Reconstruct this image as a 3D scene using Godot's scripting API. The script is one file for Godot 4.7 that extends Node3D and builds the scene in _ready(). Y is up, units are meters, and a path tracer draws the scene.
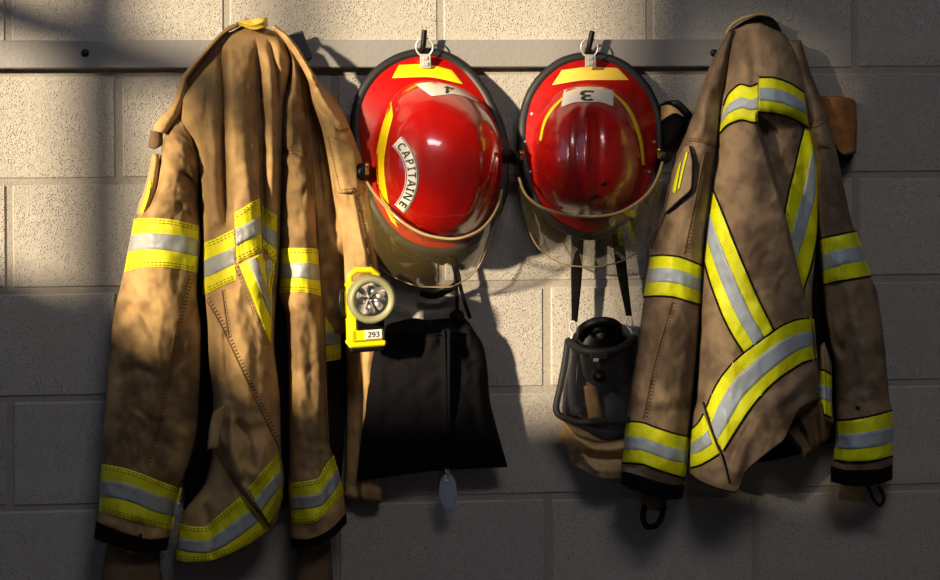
extends Node3D
# Firefighting coats, helmets, torch, bag and breathing mask hung on a rail along a painted block wall.
# The picture's 940x580 frame is used as a drawing board: W(x, y, z) is the place z metres in front of the wall seen at pixel x, y.

const S := 535.0      # pixels to the metre on the wall, middle of the frame
const F := 1430.0     # focal length in pixels
const YH := 100.0     # row of the camera's axis (shifted lens)
const MID := Vector3(0, 1.5, 0)
var cam_o: Vector3
var cam_r: Vector3
var cam_u: Vector3
var cam_f: Vector3
var ORG := Vector3.ZERO
var M := {}
var crease := FastNoiseLite.new()
var rng := RandomNumberGenerator.new()


# ------------------------------------------------------------------ helpers
func W(px: float, py: float, z: float) -> Vector3:
	var d: Vector3 = cam_f * F + cam_r * (px - 470.0) - cam_u * (py - YH)
	return cam_o + d * ((z - cam_o.z) / d.z)


func V(a: Array) -> PackedVector2Array:
	var o := PackedVector2Array()
	for i in range(0, a.size(), 2):
		o.append(Vector2(a[i], a[i + 1]))
	return o


func sp(pl: PackedVector2Array, t: float) -> float:
	# smooth curve through (t, value) points
	var n := pl.size()
	if t <= pl[0].x:
		return pl[0].y
	if t >= pl[n - 1].x:
		return pl[n - 1].y
	var i := 0
	while t > pl[i + 1].x:
		i += 1
	var a := pl[i]
	var b := pl[i + 1]
	var d := b.x - a.x
	if n == 2:
		return lerpf(a.y, b.y, (t - a.x) / d)
	var s := (b.y - a.y) / d
	var ma := s
	var mb := s
	if i > 0:
		var s0 := (a.y - pl[i - 1].y) / (a.x - pl[i - 1].x)
		ma = 0.0 if s0 * s <= 0.0 else 2.0 * s0 * s / (s0 + s)
	if i < n - 2:
		var s1 := (pl[i + 2].y - b.y) / (pl[i + 2].x - b.x)
		mb = 0.0 if s1 * s <= 0.0 else 2.0 * s1 * s / (s1 + s)
	var k := (t - a.x) / d
	var k2 := k * k
	var k3 := k2 * k
	return (2 * k3 - 3 * k2 + 1) * a.y + (k3 - 2 * k2 + k) * d * ma + (3 * k2 - 2 * k3) * b.y + (k3 - k2) * d * mb


func along(line: PackedVector2Array, n: int, cosine := false) -> PackedVector2Array:
	# n + 1 points evenly spaced along a line
	var xs := PackedVector2Array()
	var ys := PackedVector2Array()
	var s := 0.0
	for i in line.size():
		if i:
			s += maxf(line[i].distance_to(line[i - 1]), 0.01)
		xs.append(Vector2(s, line[i].x))
		ys.append(Vector2(s, line[i].y))
	var o := PackedVector2Array()
	for i in n + 1:
		var t := float(i) / n
		if cosine:
			t = 0.5 - 0.5 * cos(PI * t)
		o.append(Vector2(sp(xs, t * s), sp(ys, t * s)))
	return o


func shifted(line: PackedVector2Array, w: float) -> PackedVector2Array:
	var o := PackedVector2Array()
	for i in line.size():
		var d := (line[mini(i + 1, line.size() - 1)] - line[maxi(i - 1, 0)]).normalized()
		o.append(line[i] + Vector2(-d.y, d.x) * w)
	return o


func mesh_from(v: PackedVector3Array, idx: PackedInt32Array, flat := false, col := PackedColorArray()) -> ArrayMesh:
	# front faces run clockwise
	if flat:
		var fv := PackedVector3Array()
		var fi := PackedInt32Array()
		for k in idx.size():
			fv.append(v[idx[k]])
			fi.append(k)
		v = fv
		idx = fi
	var nn := PackedVector3Array()
	nn.resize(v.size())
	for t in range(0, idx.size(), 3):
		var a := v[idx[t]]
		var c := (v[idx[t + 2]] - a).cross(v[idx[t + 1]] - a)
		nn[idx[t]] += c
		nn[idx[t + 1]] += c
		nn[idx[t + 2]] += c
	for i in v.size():
		nn[i] = nn[i].normalized() if nn[i].length_squared() > 0.0 else Vector3.BACK
	var pv := PackedVector3Array()
	pv.resize(v.size())
	for i in v.size():
		pv[i] = v[i] - ORG
	var arr := []
	arr.resize(Mesh.ARRAY_MAX)
	arr[Mesh.ARRAY_VERTEX] = pv
	arr[Mesh.ARRAY_NORMAL] = nn
	arr[Mesh.ARRAY_INDEX] = idx
	if col.size() == v.size():
		arr[Mesh.ARRAY_COLOR] = col
	var m := ArrayMesh.new()
	m.add_surface_from_arrays(Mesh.PRIMITIVE_TRIANGLES, arr)
	return m


func quad(idx: PackedInt32Array, a: int, b: int, c: int, d: int) -> void:
	idx.append_array([a, b, c, a, c, d])


func obj(called: String, m: Mesh, mat: Material, parent: Node3D = self) -> MeshInstance3D:
	var o := MeshInstance3D.new()
	o.name = called
	o.mesh = m
	o.material_override = mat
	o.cast_shadow = GeometryInstance3D.SHADOW_CASTING_SETTING_ON
	parent.add_child(o, true)
	return o


func tag(o: Node3D, label: String, category: String, group := "") -> Node3D:
	o.set_meta("label", label)
	o.set_meta("category", category)
	if group:
		o.set_meta("group", group)
	return o


func thing(called: String, label: String, category: String, at: Vector3, group := "") -> Node3D:
	var o := Node3D.new()
	o.name = called
	add_child(o, true)
	o.position = at
	ORG = at
	return tag(o, label, category, group)


func structure(o: Node3D) -> Node3D:
	o.set_meta("kind", "structure")
	return o


func stuff(o: Node3D) -> Node3D:
	o.set_meta("kind", "stuff")
	return o


# ---- cloth: a hollow sleeve of cloth between two outlines, folds raised on its front
func panel(l: Array, r: Array, top: Array, bot: Array, zb: Array, th: Array, folds := [], wrinkle := 0.003, pw := 2.2) -> Dictionary:
	var f := []
	for k in folds:
		f.append([k[0], V(k[1]), k[2], k[3]])
	return {"l": V(l), "r": V(r), "top": V(top), "bot": V(bot), "zb": V(zb), "th": V(th), "folds": f, "nz": wrinkle, "pw": pw, "seed": rng.randf() * 300.0, "back": 0.012, "dirt": 0.0}


func seg_near(q: Vector2, pts: PackedVector2Array) -> Vector2:
	# (distance, how far along the line 0..1)
	var best := 1e9
	var where := 0.0
	var n := pts.size() - 1
	for i in n:
		var a := pts[i]
		var ab := pts[i + 1] - a
		var t := clampf((q - a).dot(ab) / ab.length_squared(), 0.0, 1.0)
		var d := q.distance_squared_to(a + ab * t)
		if d < best:
			best = d
			where = (i + t) / n
	return Vector2(sqrt(best), where)


func seg_dist(q: Vector2, pts: PackedVector2Array) -> float:
	return seg_near(q, pts).x


func H(p: Dictionary, px: float, py: float) -> float:
	var a := sp(p.l, py)
	var b := sp(p.r, py)
	var e := clampf(absf(2.0 * (px - a) / maxf(b - a, 1.0) - 1.0), 0.0, 1.0)
	var prof := sqrt(1.0 - pow(e, p.pw))
	var up := 0.0
	var q := Vector2(px, py)
	for f in p.folds:
		if f[0] == "r":       # ridge (or valley) along a line
			var d := seg_dist(q, f[1]) / float(f[3])
			if d < 3.0:
				up += f[2] * exp(-d * d)
		elif f[0] == "c":     # sharp crease that fades out at its ends
			var e2 := seg_near(q, f[1])
			var d := e2.x / float(f[3])
			if d < 5.0:
				up += f[2] * exp(-d) * smoothstep(0.0, 0.3, e2.y) * smoothstep(1.0, 0.75, e2.y)
		else:                 # a step: right of the line raised by f[2]
			var pl: PackedVector2Array = f[1]
			var fade := smoothstep(pl[0].x - 14.0, pl[0].x + 10.0, py) * (1.0 - smoothstep(pl[pl.size() - 1].x - 10.0, pl[pl.size() - 1].x + 14.0, py))
			up += f[2] * fade * smoothstep(-f[3], f[3], px - sp(pl, py))
	var s: float = p.seed
	up += p.nz * (crease.get_noise_3d(px * 2.2, py * 0.8, s) + 0.6 * crease.get_noise_3d(px * 3.0 + py * 2.4, py * 2.6 - px * 1.2, s + 50.0) + 0.45 * crease.get_noise_3d(px * 8.0, py * 6.0, s + 90.0))
	up += p.nz * 1.1 * (0.35 - sqrt(absf(crease.get_noise_3d(px * 1.8 + py * 0.7, py * 1.1 - px * 0.5, s + 140.0))))
	return maxf(sp(p.zb, py) + sp(p.th, py) * prof + up * minf(1.0, prof * 1.5), 0.004)


func panel_mesh(p: Dictionary, nu: int, nv: int, dirt := 0.0) -> ArrayMesh:
	p.dirt = dirt
	var col := PackedColorArray()
	var v := PackedVector3Array()
	var idx := PackedInt32Array()
	var m := 2 * nu
	for j in nv + 1:
		for k in m:
			var i := k if k <= nu else m - k
			var u := 0.5 - 0.5 * cos(PI * i / nu)
			u = lerpf(float(i) / nu, u, 0.75)
			var y := lerpf(sp(p.top, u), sp(p.bot, u), float(j) / nv)
			var x := lerpf(sp(p.l, y), sp(p.r, y), u)
			var z := 0.0
			if k <= nu:
				z = H(p, x, y)
			else:
				z = maxf(sp(p.zb, y) - p.back * sqrt(1.0 - pow(absf(2.0 * u - 1.0), p.pw)), 0.003)
			v.append(W(x, y, z))
			var s: float = p.seed
			var dd := smoothstep(-0.25 - maxf(p.dirt - 0.45, 0.0) * 3.0, 0.5, crease.get_noise_3d(x * 1.6, y * 1.0, s + 210.0) + 0.5 * crease.get_noise_3d(x * 4.5, y * 4.0, s + 260.0))
			var wear: float = 1.0 - float(p.dirt) * dd
			col.append(Color(wear, wear * (1.0 - 0.03 * dd * float(p.dirt)), wear * (1.0 + 0.10 * dd * float(p.dirt))))
	for j in nv:
		for k in m:
			var n := (k + 1) % m
			quad(idx, j * m + k, j * m + n, (j + 1) * m + n, (j + 1) * m + k)
	for e in 2:
		var at := e * nv * m
		var mid := Vector3.ZERO
		for k in m:
			mid += v[at + k] / m
		var c := v.size()
		v.append(mid)
		col.append(col[at])
		for k in m:
			var n := (k + 1) % m
			if e == 0:
				idx.append_array([c, at + n, at + k])
			else:
				idx.append_array([c, at + k, at + n])
	return mesh_from(v, idx, false, col)


func on(p: Dictionary) -> Callable:
	return func(x: float, y: float) -> float: return H(p, x, y)


func patch(hf: Callable, la: PackedVector2Array, lb: PackedVector2Array, off: float, ns: int, nt: int, wrap := false) -> ArrayMesh:
	# a piece of thick tape laid on a surface, between the lines la (top) and lb (bottom)
	var a := along(la, ns, wrap)
	var b := along(lb, ns, wrap)
	var v := PackedVector3Array()
	var idx := PackedInt32Array()
	var w := nt + 3
	for i in range(-1, ns + 2):
		for j in range(-1, nt + 2):
			var ii := clampi(i, 0, ns)
			var jj := clampi(j, 0, nt)
			var q := a[ii].lerp(b[ii], float(jj) / nt)
			var edge := i != ii or j != jj
			v.append(W(q.x, q.y, hf.call(q.x, q.y) + (-0.002 if edge else off)))
	for i in ns + 2:
		for j in nt + 2:
			quad(idx, i * w + j, (i + 1) * w + j, (i + 1) * w + j + 1, i * w + j + 1)
	return mesh_from(v, idx)


func ribbon(hf: Callable, line: PackedVector2Array, wide: float, off: float, ns := 40) -> ArrayMesh:
	var l := along(line, ns)
	return patch(hf, shifted(l, -wide / 2.0), shifted(l, wide / 2.0), off, ns, 2)


func dashes(hf: Callable, line: PackedVector2Array, long: float, gap: float, wide: float, off: float, across := false) -> ArrayMesh:
	var total := 0.0
	for i in line.size() - 1:
		total += line[i].distance_to(line[i + 1])
	var n := maxi(int(total / (long + gap)), 1)
	var l := along(line, n * 4)
	var v := PackedVector3Array()
	var idx := PackedInt32Array()
	var share := long / (long + gap)
	for k in n:
		var q0 := l[k * 4]
		var q1 := q0.lerp(l[k * 4 + 4], share)
		var d := (q1 - q0).normalized()
		var o := Vector2(-d.y, d.x) * wide / 2.0
		if across:
			q1 = q0.lerp(l[k * 4 + 4], 0.32)
		var at := v.size()
		for q in [q0 - o, q1 - o, q1 + o, q0 + o]:
			v.append(W(q.x, q.y, hf.call(q.x, q.y) + off))
		quad(idx, at, at + 1, at + 2, at + 3)
	return mesh_from(v, idx)


func tube(path: PackedVector3Array, rad: float, closed := false, n := 8, flatten := 1.0, up := Vector3.BACK) -> ArrayMesh:
	var v := PackedVector3Array()
	var idx := PackedInt32Array()
	var c := path.size()
	for i in c:
		var d := (path[(i + 1) % c] - path[(i - 1 + c) % c]) if closed else (path[mini(i + 1, c - 1)] - path[maxi(i - 1, 0)])
		d = d.normalized()
		var s := d.cross(up)
		s = s.normalized() if s.length() > 0.05 else d.cross(Vector3.RIGHT).normalized()
		var t := s.cross(d)
		for k in n:
			var g := TAU * k / n
			v.append(path[i] + s * cos(g) * rad + t * sin(g) * rad * flatten)
	var rows := c if closed else c - 1
	for i in rows:
		for k in n:
			var i2 := (i + 1) % c
			quad(idx, i * n + k, i2 * n + k, i2 * n + (k + 1) % n, i * n + (k + 1) % n)
	if not closed:
		for e in [0, c - 1]:
			var m := v.size()
			v.append(path[e])
			for k in n:
				if e:
					idx.append_array([m, e * n + (k + 1) % n, e * n + k])
				else:
					idx.append_array([m, e * n + k, e * n + (k + 1) % n])
	return mesh_from(v, idx)


func px_path(a: Array, n := 0) -> PackedVector3Array:
	# x, y, z triples -> places, smoothed into n steps
	var xy := PackedVector2Array()
	var zs := PackedVector2Array()
	var s := 0.0
	for i in range(0, a.size(), 3):
		var q := Vector2(a[i], a[i + 1])
		if xy.size():
			s += maxf(q.distance_to(xy[xy.size() - 1]), 0.01) + absf(a[i + 2] - zs[zs.size() - 1].y) * S
		xy.append(q)
		zs.append(Vector2(s, a[i + 2]))
	var xs := PackedVector2Array()
	var ys := PackedVector2Array()
	for i in xy.size():
		xs.append(Vector2(zs[i].x, xy[i].x))
		ys.append(Vector2(zs[i].x, xy[i].y))
	var o := PackedVector3Array()
	if n == 0:
		n = 24
	for i in n + 1:
		var t := s * i / n
		o.append(W(sp(xs, t), sp(ys, t), sp(zs, t)))
	return o


func ring(c: Vector3, ax: Vector3, ay: Vector3, n := 32) -> PackedVector3Array:
	var o := PackedVector3Array()
	for i in n:
		o.append(c + ax * cos(TAU * i / n) + ay * sin(TAU * i / n))
	return o


func cbox(c: Vector3, size: Vector3, ch: float, b := Basis.IDENTITY) -> ArrayMesh:
	# a box with chamfered edges: 6 faces, 12 edge strips, 8 corners
	var v := PackedVector3Array()
	var idx := PackedInt32Array()
	var h := size / 2.0
	var at := func(axis: int, s: Vector3) -> Vector3:
		var q := Vector3(s.x * (h.x - ch), s.y * (h.y - ch), s.z * (h.z - ch))
		q[axis] = s[axis] * h[axis]
		return c + b * q
	var put := func(pts: Array, out_dir: Vector3) -> void:
		var n: Vector3 = (pts[2] - pts[0]).cross(pts[1] - pts[0])
		if n.dot(b * out_dir) < 0.0:
			pts.reverse()
		var f := v.size()
		for q in pts:
			v.append(q)
		for k in range(1, pts.size() - 1):
			idx.append_array([f, f + k, f + k + 1])
	for ax in 3:
		var e1 := (ax + 1) % 3
		var e2 := (ax + 2) % 3
		for s in [-1.0, 1.0]:
			var face := []
			for k in [[-1, -1], [1, -1], [1, 1], [-1, 1]]:
				var g := Vector3.ZERO
				g[ax] = s
				g[e1] = k[0]
				g[e2] = k[1]
				face.append(at.call(ax, g))
			var o := Vector3.ZERO
			o[ax] = s
			put.call(face, o)
		for s1 in [-1.0, 1.0]:
			for s2 in [-1.0, 1.0]:
				var g0 := Vector3.ZERO
				g0[ax] = -1
				g0[e1] = s1
				g0[e2] = s2
				var g1 := g0
				g1[ax] = 1
				var od := g0
				od[ax] = 0
				put.call([at.call(e1, g0), at.call(e1, g1), at.call(e2, g1), at.call(e2, g0)], od)
	for sx in [-1.0, 1.0]:
		for sy in [-1.0, 1.0]:
			for sz in [-1.0, 1.0]:
				var g := Vector3(sx, sy, sz)
				put.call([at.call(0, g), at.call(1, g), at.call(2, g)], g)
	return mesh_from(v, idx, true)


func joined(ms: Array) -> ArrayMesh:
	var st := SurfaceTool.new()
	st.begin(Mesh.PRIMITIVE_TRIANGLES)
	for m in ms:
		st.append_from(m, 0, Transform3D())
	return st.commit()


func lathe(c: Vector3, b: Basis, prof: Array, n := 40, arc := TAU) -> ArrayMesh:
	# profile of (radius, height) pairs turned about b's z axis
	var v := PackedVector3Array()
	var idx := PackedInt32Array()
	var p := V(prof)
	for i in p.size():
		for k in n:
			var g := arc * k / n
			v.append(c + b * Vector3(cos(g) * p[i].x, sin(g) * p[i].x, p[i].y))
	for i in p.size() - 1:
		for k in n:
			var k2 := (k + 1) % n
			quad(idx, i * n + k, (i + 1) * n + k, (i + 1) * n + k2, i * n + k2)
	return mesh_from(v, idx)


func glyphs(text: String, font_names: Array, bold: int) -> Array:
	# (positions, indices) of flat lettering, capital height 1, centred on the origin
	var f := SystemFont.new()
	f.font_names = PackedStringArray(font_names)
	f.font_weight = bold
	var t := TextMesh.new()
	t.text = text
	t.font = f
	t.font_size = 48
	t.pixel_size = 0.01
	t.depth = 0.0
	t.curve_step = 1.0
	var a := t.get_mesh_arrays()
	var v: PackedVector3Array = a[Mesh.ARRAY_VERTEX]
	var lo := Vector3(1e9, 1e9, 0)
	var hi := -lo
	for q in v:
		lo = lo.min(q)
		hi = hi.max(q)
	var c := (lo + hi) / 2.0
	var o := PackedVector3Array()
	for q in v:
		o.append((q - c) / (hi.y - lo.y))
	var idx: PackedInt32Array = a[Mesh.ARRAY_INDEX] if a[Mesh.ARRAY_INDEX] != null else PackedInt32Array(range(v.size()))
	return [o, idx]


func lettering(text: String, hf: Callable, at: Vector2, tall: float, turn: float, off: float, bold := 700, squash := 1.0) -> ArrayMesh:
	# letters laid on a surface round the pixel at, turned clockwise
	var g := glyphs(text, ["Droid Sans"], bold)
	var v := PackedVector3Array()
	for q in g[0]:
		var d := Vector2(q.x * tall, -q.y * tall * squash).rotated(turn) + at
		v.append(W(d.x, d.y, hf.call(d.x, d.y) + off))
	return mesh_from(v, g[1])


# ------------------------------------------------------------------ materials
func grey_noise(n: int, kind: int, freq: float, seed_: int, octaves := 3) -> Image:
	var f := FastNoiseLite.new()
	f.noise_type = kind
	f.frequency = freq
	f.seed = seed_
	f.fractal_octaves = octaves
	var im := f.get_seamless_image(n, n)
	im.convert(Image.FORMAT_L8)
	return im


func std(col: Color, rough: float, metal := 0.0) -> StandardMaterial3D:
	var m := StandardMaterial3D.new()
	m.albedo_color = col
	m.roughness = rough
	m.metallic = metal
	return m


func world_map(m: StandardMaterial3D, tile: float) -> void:
	m.uv1_triplanar = true
	m.uv1_world_triplanar = true
	m.uv1_scale = Vector3.ONE / tile
	m.uv1_triplanar_sharpness = 4.0


func make_materials() -> void:
	# painted concrete block: sandy grain and dark open pits
	var n := 1024
	var fine := grey_noise(n, FastNoiseLite.TYPE_SIMPLEX_SMOOTH, 0.21, 3, 2).get_data()
	var mid := grey_noise(n, FastNoiseLite.TYPE_SIMPLEX_SMOOTH, 0.045, 9, 3).get_data()
	var wide := grey_noise(n, FastNoiseLite.TYPE_SIMPLEX_SMOOTH, 0.008, 4, 3).get_data()
	var ca := PackedByteArray()
	var hb := PackedByteArray()
	ca.resize(n * n * 3)
	hb.resize(n * n)
	for i in n * n:
		var a := fine[i] / 255.0
		var b := mid[i] / 255.0
		var c := wide[i] / 255.0
		var pit := smoothstep(0.60, 0.80, a * 0.92 + b * 0.16 - 0.04 + (c - 0.5) * 0.15)
		var t := (0.93 + 0.09 * (a - 0.5) + 0.10 * (c - 0.5)) * (1.0 - 0.33 * pit)
		ca[i * 3] = int(clampf(t * 255.0, 0, 255))
		ca[i * 3 + 1] = int(clampf(t * 254.0, 0, 255))
		ca[i * 3 + 2] = int(clampf(t * 252.0, 0, 255))
		hb[i] = int(clampf((0.62 + 0.25 * (b - 0.5) + 0.35 * (a - 0.5) - 0.5 * pit) * 255.0, 0, 255))
	var cim := ImageTexture.create_from_image(Image.create_from_data(n, n, false, Image.FORMAT_RGB8, ca))
	var him := ImageTexture.create_from_image(Image.create_from_data(n, n, false, Image.FORMAT_L8, hb))
	for k in 4:
		var m := std([Color(0.675, 0.66, 0.635), Color(0.69, 0.675, 0.645), Color(0.655, 0.64, 0.62), Color(0.68, 0.665, 0.64)][k], 0.75)
		m.albedo_texture = cim
		m.heightmap_enabled = true
		m.heightmap_texture = him
		m.heightmap_scale = 0.35
		world_map(m, 0.8)
		M["block%d" % k] = m
	var mo := std(Color(0.62, 0.60, 0.57), 0.85)
	mo.albedo_texture = cim
	mo.heightmap_enabled = true
	mo.heightmap_texture = him
	mo.heightmap_scale = 0.2
	world_map(mo, 0.5)
	M.mortar = mo

	# heavy canvas: weave, worn and soiled patches
	n = 1024
	var soil := grey_noise(n, FastNoiseLite.TYPE_SIMPLEX_SMOOTH, 0.010, 21, 4).get_data()
	var blot := grey_noise(n, FastNoiseLite.TYPE_SIMPLEX_SMOOTH, 0.028, 33, 3).get_data()
	var grain := grey_noise(n, FastNoiseLite.TYPE_SIMPLEX, 0.35, 12, 2).get_data()
	var ct := PackedByteArray()
	var ch := PackedByteArray()
	ct.resize(n * n * 3)
	ch.resize(n * n)
	for y in n:
		for x in n:
			var i := y * n + x
			var twill := absf(fposmod((x + y) / 8.0, 1.0) - 0.5) * 2.0
			var s := smoothstep(0.45, 0.75, soil[i] / 255.0)
			var b := smoothstep(0.52, 0.8, blot[i] / 255.0)
			var t := (0.97 + 0.10 * (grain[i] / 255.0 - 0.5) + 0.05 * (twill - 0.5)) * (1.0 - 0.09 * s) * (1.0 - 0.05 * b)
			ct[i * 3] = int(clampf(t * 255.0, 0, 255))
			ct[i * 3 + 1] = int(clampf(t * (255.0 - 5.0 * s), 0, 255))
			ct[i * 3 + 2] = int(clampf(t * (255.0 - 2.0 * s), 0, 255))
			ch[i] = int(clampf((0.5 + 0.3 * (grain[i] / 255.0 - 0.5) + 0.3 * (twill - 0.5)) * 255.0, 0, 255))
	var cloth_c := ImageTexture.create_from_image(Image.create_from_data(n, n, false, Image.FORMAT_RGB8, ct))
	var cloth_h := ImageTexture.create_from_image(Image.create_from_data(n, n, false, Image.FORMAT_L8, ch))
	var cols := {
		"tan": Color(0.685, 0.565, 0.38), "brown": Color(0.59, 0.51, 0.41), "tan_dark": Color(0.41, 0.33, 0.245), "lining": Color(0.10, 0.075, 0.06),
		"flap": Color(0.60, 0.42, 0.24), "hood": Color(0.75, 0.63, 0.45), "black_cloth": Color(0.045, 0.040, 0.056), "cuff": Color(0.045, 0.042, 0.05), "seam": Color(0.47, 0.37, 0.25), "thread": Color(0.36, 0.27, 0.18),
		"edge": Color(0.10, 0.095, 0.10), "webbing": Color(0.05, 0.048, 0.055),
	}
	for k in cols:
		var m := std(cols[k], 0.92)
		m.metallic_specular = 0.25
		m.albedo_texture = cloth_c
		m.heightmap_enabled = true
		m.heightmap_texture = cloth_h
		m.heightmap_scale = 0.08
		m.vertex_color_use_as_albedo = true
		world_map(m, 0.62)
		M[k] = m
	for q in [["lime", Color(0.93, 0.96, 0.04), 0.6], ["lime_worn", Color(0.88, 0.86, 0.05), 0.65], ["silver", Color(0.69, 0.75, 0.80), 0.45], ["silver_worn", Color(0.62, 0.64, 0.63), 0.38]]:
		var m := std(q[1], q[2])
		m.albedo_texture = cloth_c
		m.heightmap_enabled = true
		m.heightmap_texture = cloth_h
		m.heightmap_scale = 0.03
		world_map(m, 0.9)
		M[q[0]] = m

	M.red = std(Color(0.63, 0.045, 0.024), 0.26)
	M.red.clearcoat_enabled = true
	M.red.clearcoat = 1.0
	M.red.clearcoat_roughness = 0.06
	M.red_worn = std(Color(0.62, 0.042, 0.024), 0.32)
	M.red_worn.clearcoat_enabled = true
	M.red_worn.clearcoat = 0.8
	M.red_worn.clearcoat_roughness = 0.12
	var sc := grey_noise(512, FastNoiseLite.TYPE_SIMPLEX_SMOOTH, 0.02, 71, 4)
	var ramp := PackedByteArray()
	ramp.resize(512 * 512 * 3)
	var sd := sc.get_data()
	for i in 512 * 512:
		var t := 1.0 - 0.16 * smoothstep(0.5, 0.8, sd[i] / 255.0)
		ramp[i * 3] = int(255 * t)
		ramp[i * 3 + 1] = int(255 * t)
		ramp[i * 3 + 2] = int(255 * t)
	M.red_worn.albedo_texture = ImageTexture.create_from_image(Image.create_from_data(512, 512, false, Image.FORMAT_RGB8, ramp))
	world_map(M.red_worn, 0.3)
	M.rubber = std(Color(0.07, 0.07, 0.075), 0.55)
	M.black_plastic = std(Color(0.02, 0.02, 0.024), 0.45)
	M.black_plastic.metallic_specular = 0.35
	M.blue_rubber = std(Color(0.085, 0.095, 0.135), 0.65)
	M.grey_rubber = std(Color(0.075, 0.075, 0.095), 0.65)
	M.white = std(Color(0.86, 0.84, 0.80), 0.4)
	M.ink = std(Color(0.03, 0.03, 0.03), 0.5)
	M.yellow_tape = std(Color(0.92, 0.80, 0.06), 0.35)
	M.pale_tape = std(Color(0.88, 0.76, 0.30), 0.4)
	M.steel = std(Color(0.80, 0.79, 0.77), 0.3, 0.45)
	M.brass = std(Color(0.78, 0.62, 0.36), 0.35, 1.0)
	M.iron = std(Color(0.05, 0.045, 0.045), 0.45, 0.4)
	M.torch = std(Color(0.86, 0.80, 0.04), 0.4)
	M.torch_ring = std(Color(0.52, 0.52, 0.38), 0.45)
	M.mirror = std(Color(0.85, 0.85, 0.86), 0.12, 1.0)
	M.rail = std(Color(0.49, 0.485, 0.48), 0.5)
	var rg := grey_noise(512, FastNoiseLite.TYPE_SIMPLEX_SMOOTH, 0.05, 5, 4)
	rg.convert(Image.FORMAT_L8)
	M.rail.heightmap_enabled = true
	M.rail.heightmap_texture = ImageTexture.create_from_image(rg)
	M.rail.heightmap_scale = 0.04
	world_map(M.rail, 0.35)
	M.plate = std(Color(0.26, 0.27, 0.29), 0.5)
	M.pane = std(Color(0.60, 0.53, 0.33, 0.13), 0.05)
	M.pane.transparency = BaseMaterial3D.TRANSPARENCY_ALPHA
	M.pane_edge = std(Color(0.60, 0.52, 0.37), 0.15)
	M.lens = std(Color(0.25, 0.25, 0.27, 0.16), 0.04)
	M.lens.transparency = BaseMaterial3D.TRANSPARENCY_ALPHA
	M.clear_tag = std(Color(0.62, 0.66, 0.74, 0.55), 0.12)
	M.clear_tag.transparency = BaseMaterial3D.TRANSPARENCY_ALPHA
	M.sun_dimming = std(Color(0.5, 0.5, 0.48, 0.22), 0.2)  # half-clear glass of the unseen narrow window, dims its sun on the brown coat
	M.sun_dimming.transparency = BaseMaterial3D.TRANSPARENCY_ALPHA
	M.floor = std(Color(0.34, 0.33, 0.33), 0.6)
	M.ceiling = std(Color(0.62, 0.62, 0.62), 0.9)
	M.wall = std(Color(0.48, 0.47, 0.47), 0.85)
	M.frame = std(Color(0.5, 0.5, 0.5), 0.6)
	M.lamp = std(Color(0.9, 0.9, 0.9), 0.5)
	M.lamp.emission_enabled = true
	M.lamp.emission = Color(0.85, 0.92, 1.0)
	M.lamp.emission_energy_multiplier = 2.0


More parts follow.
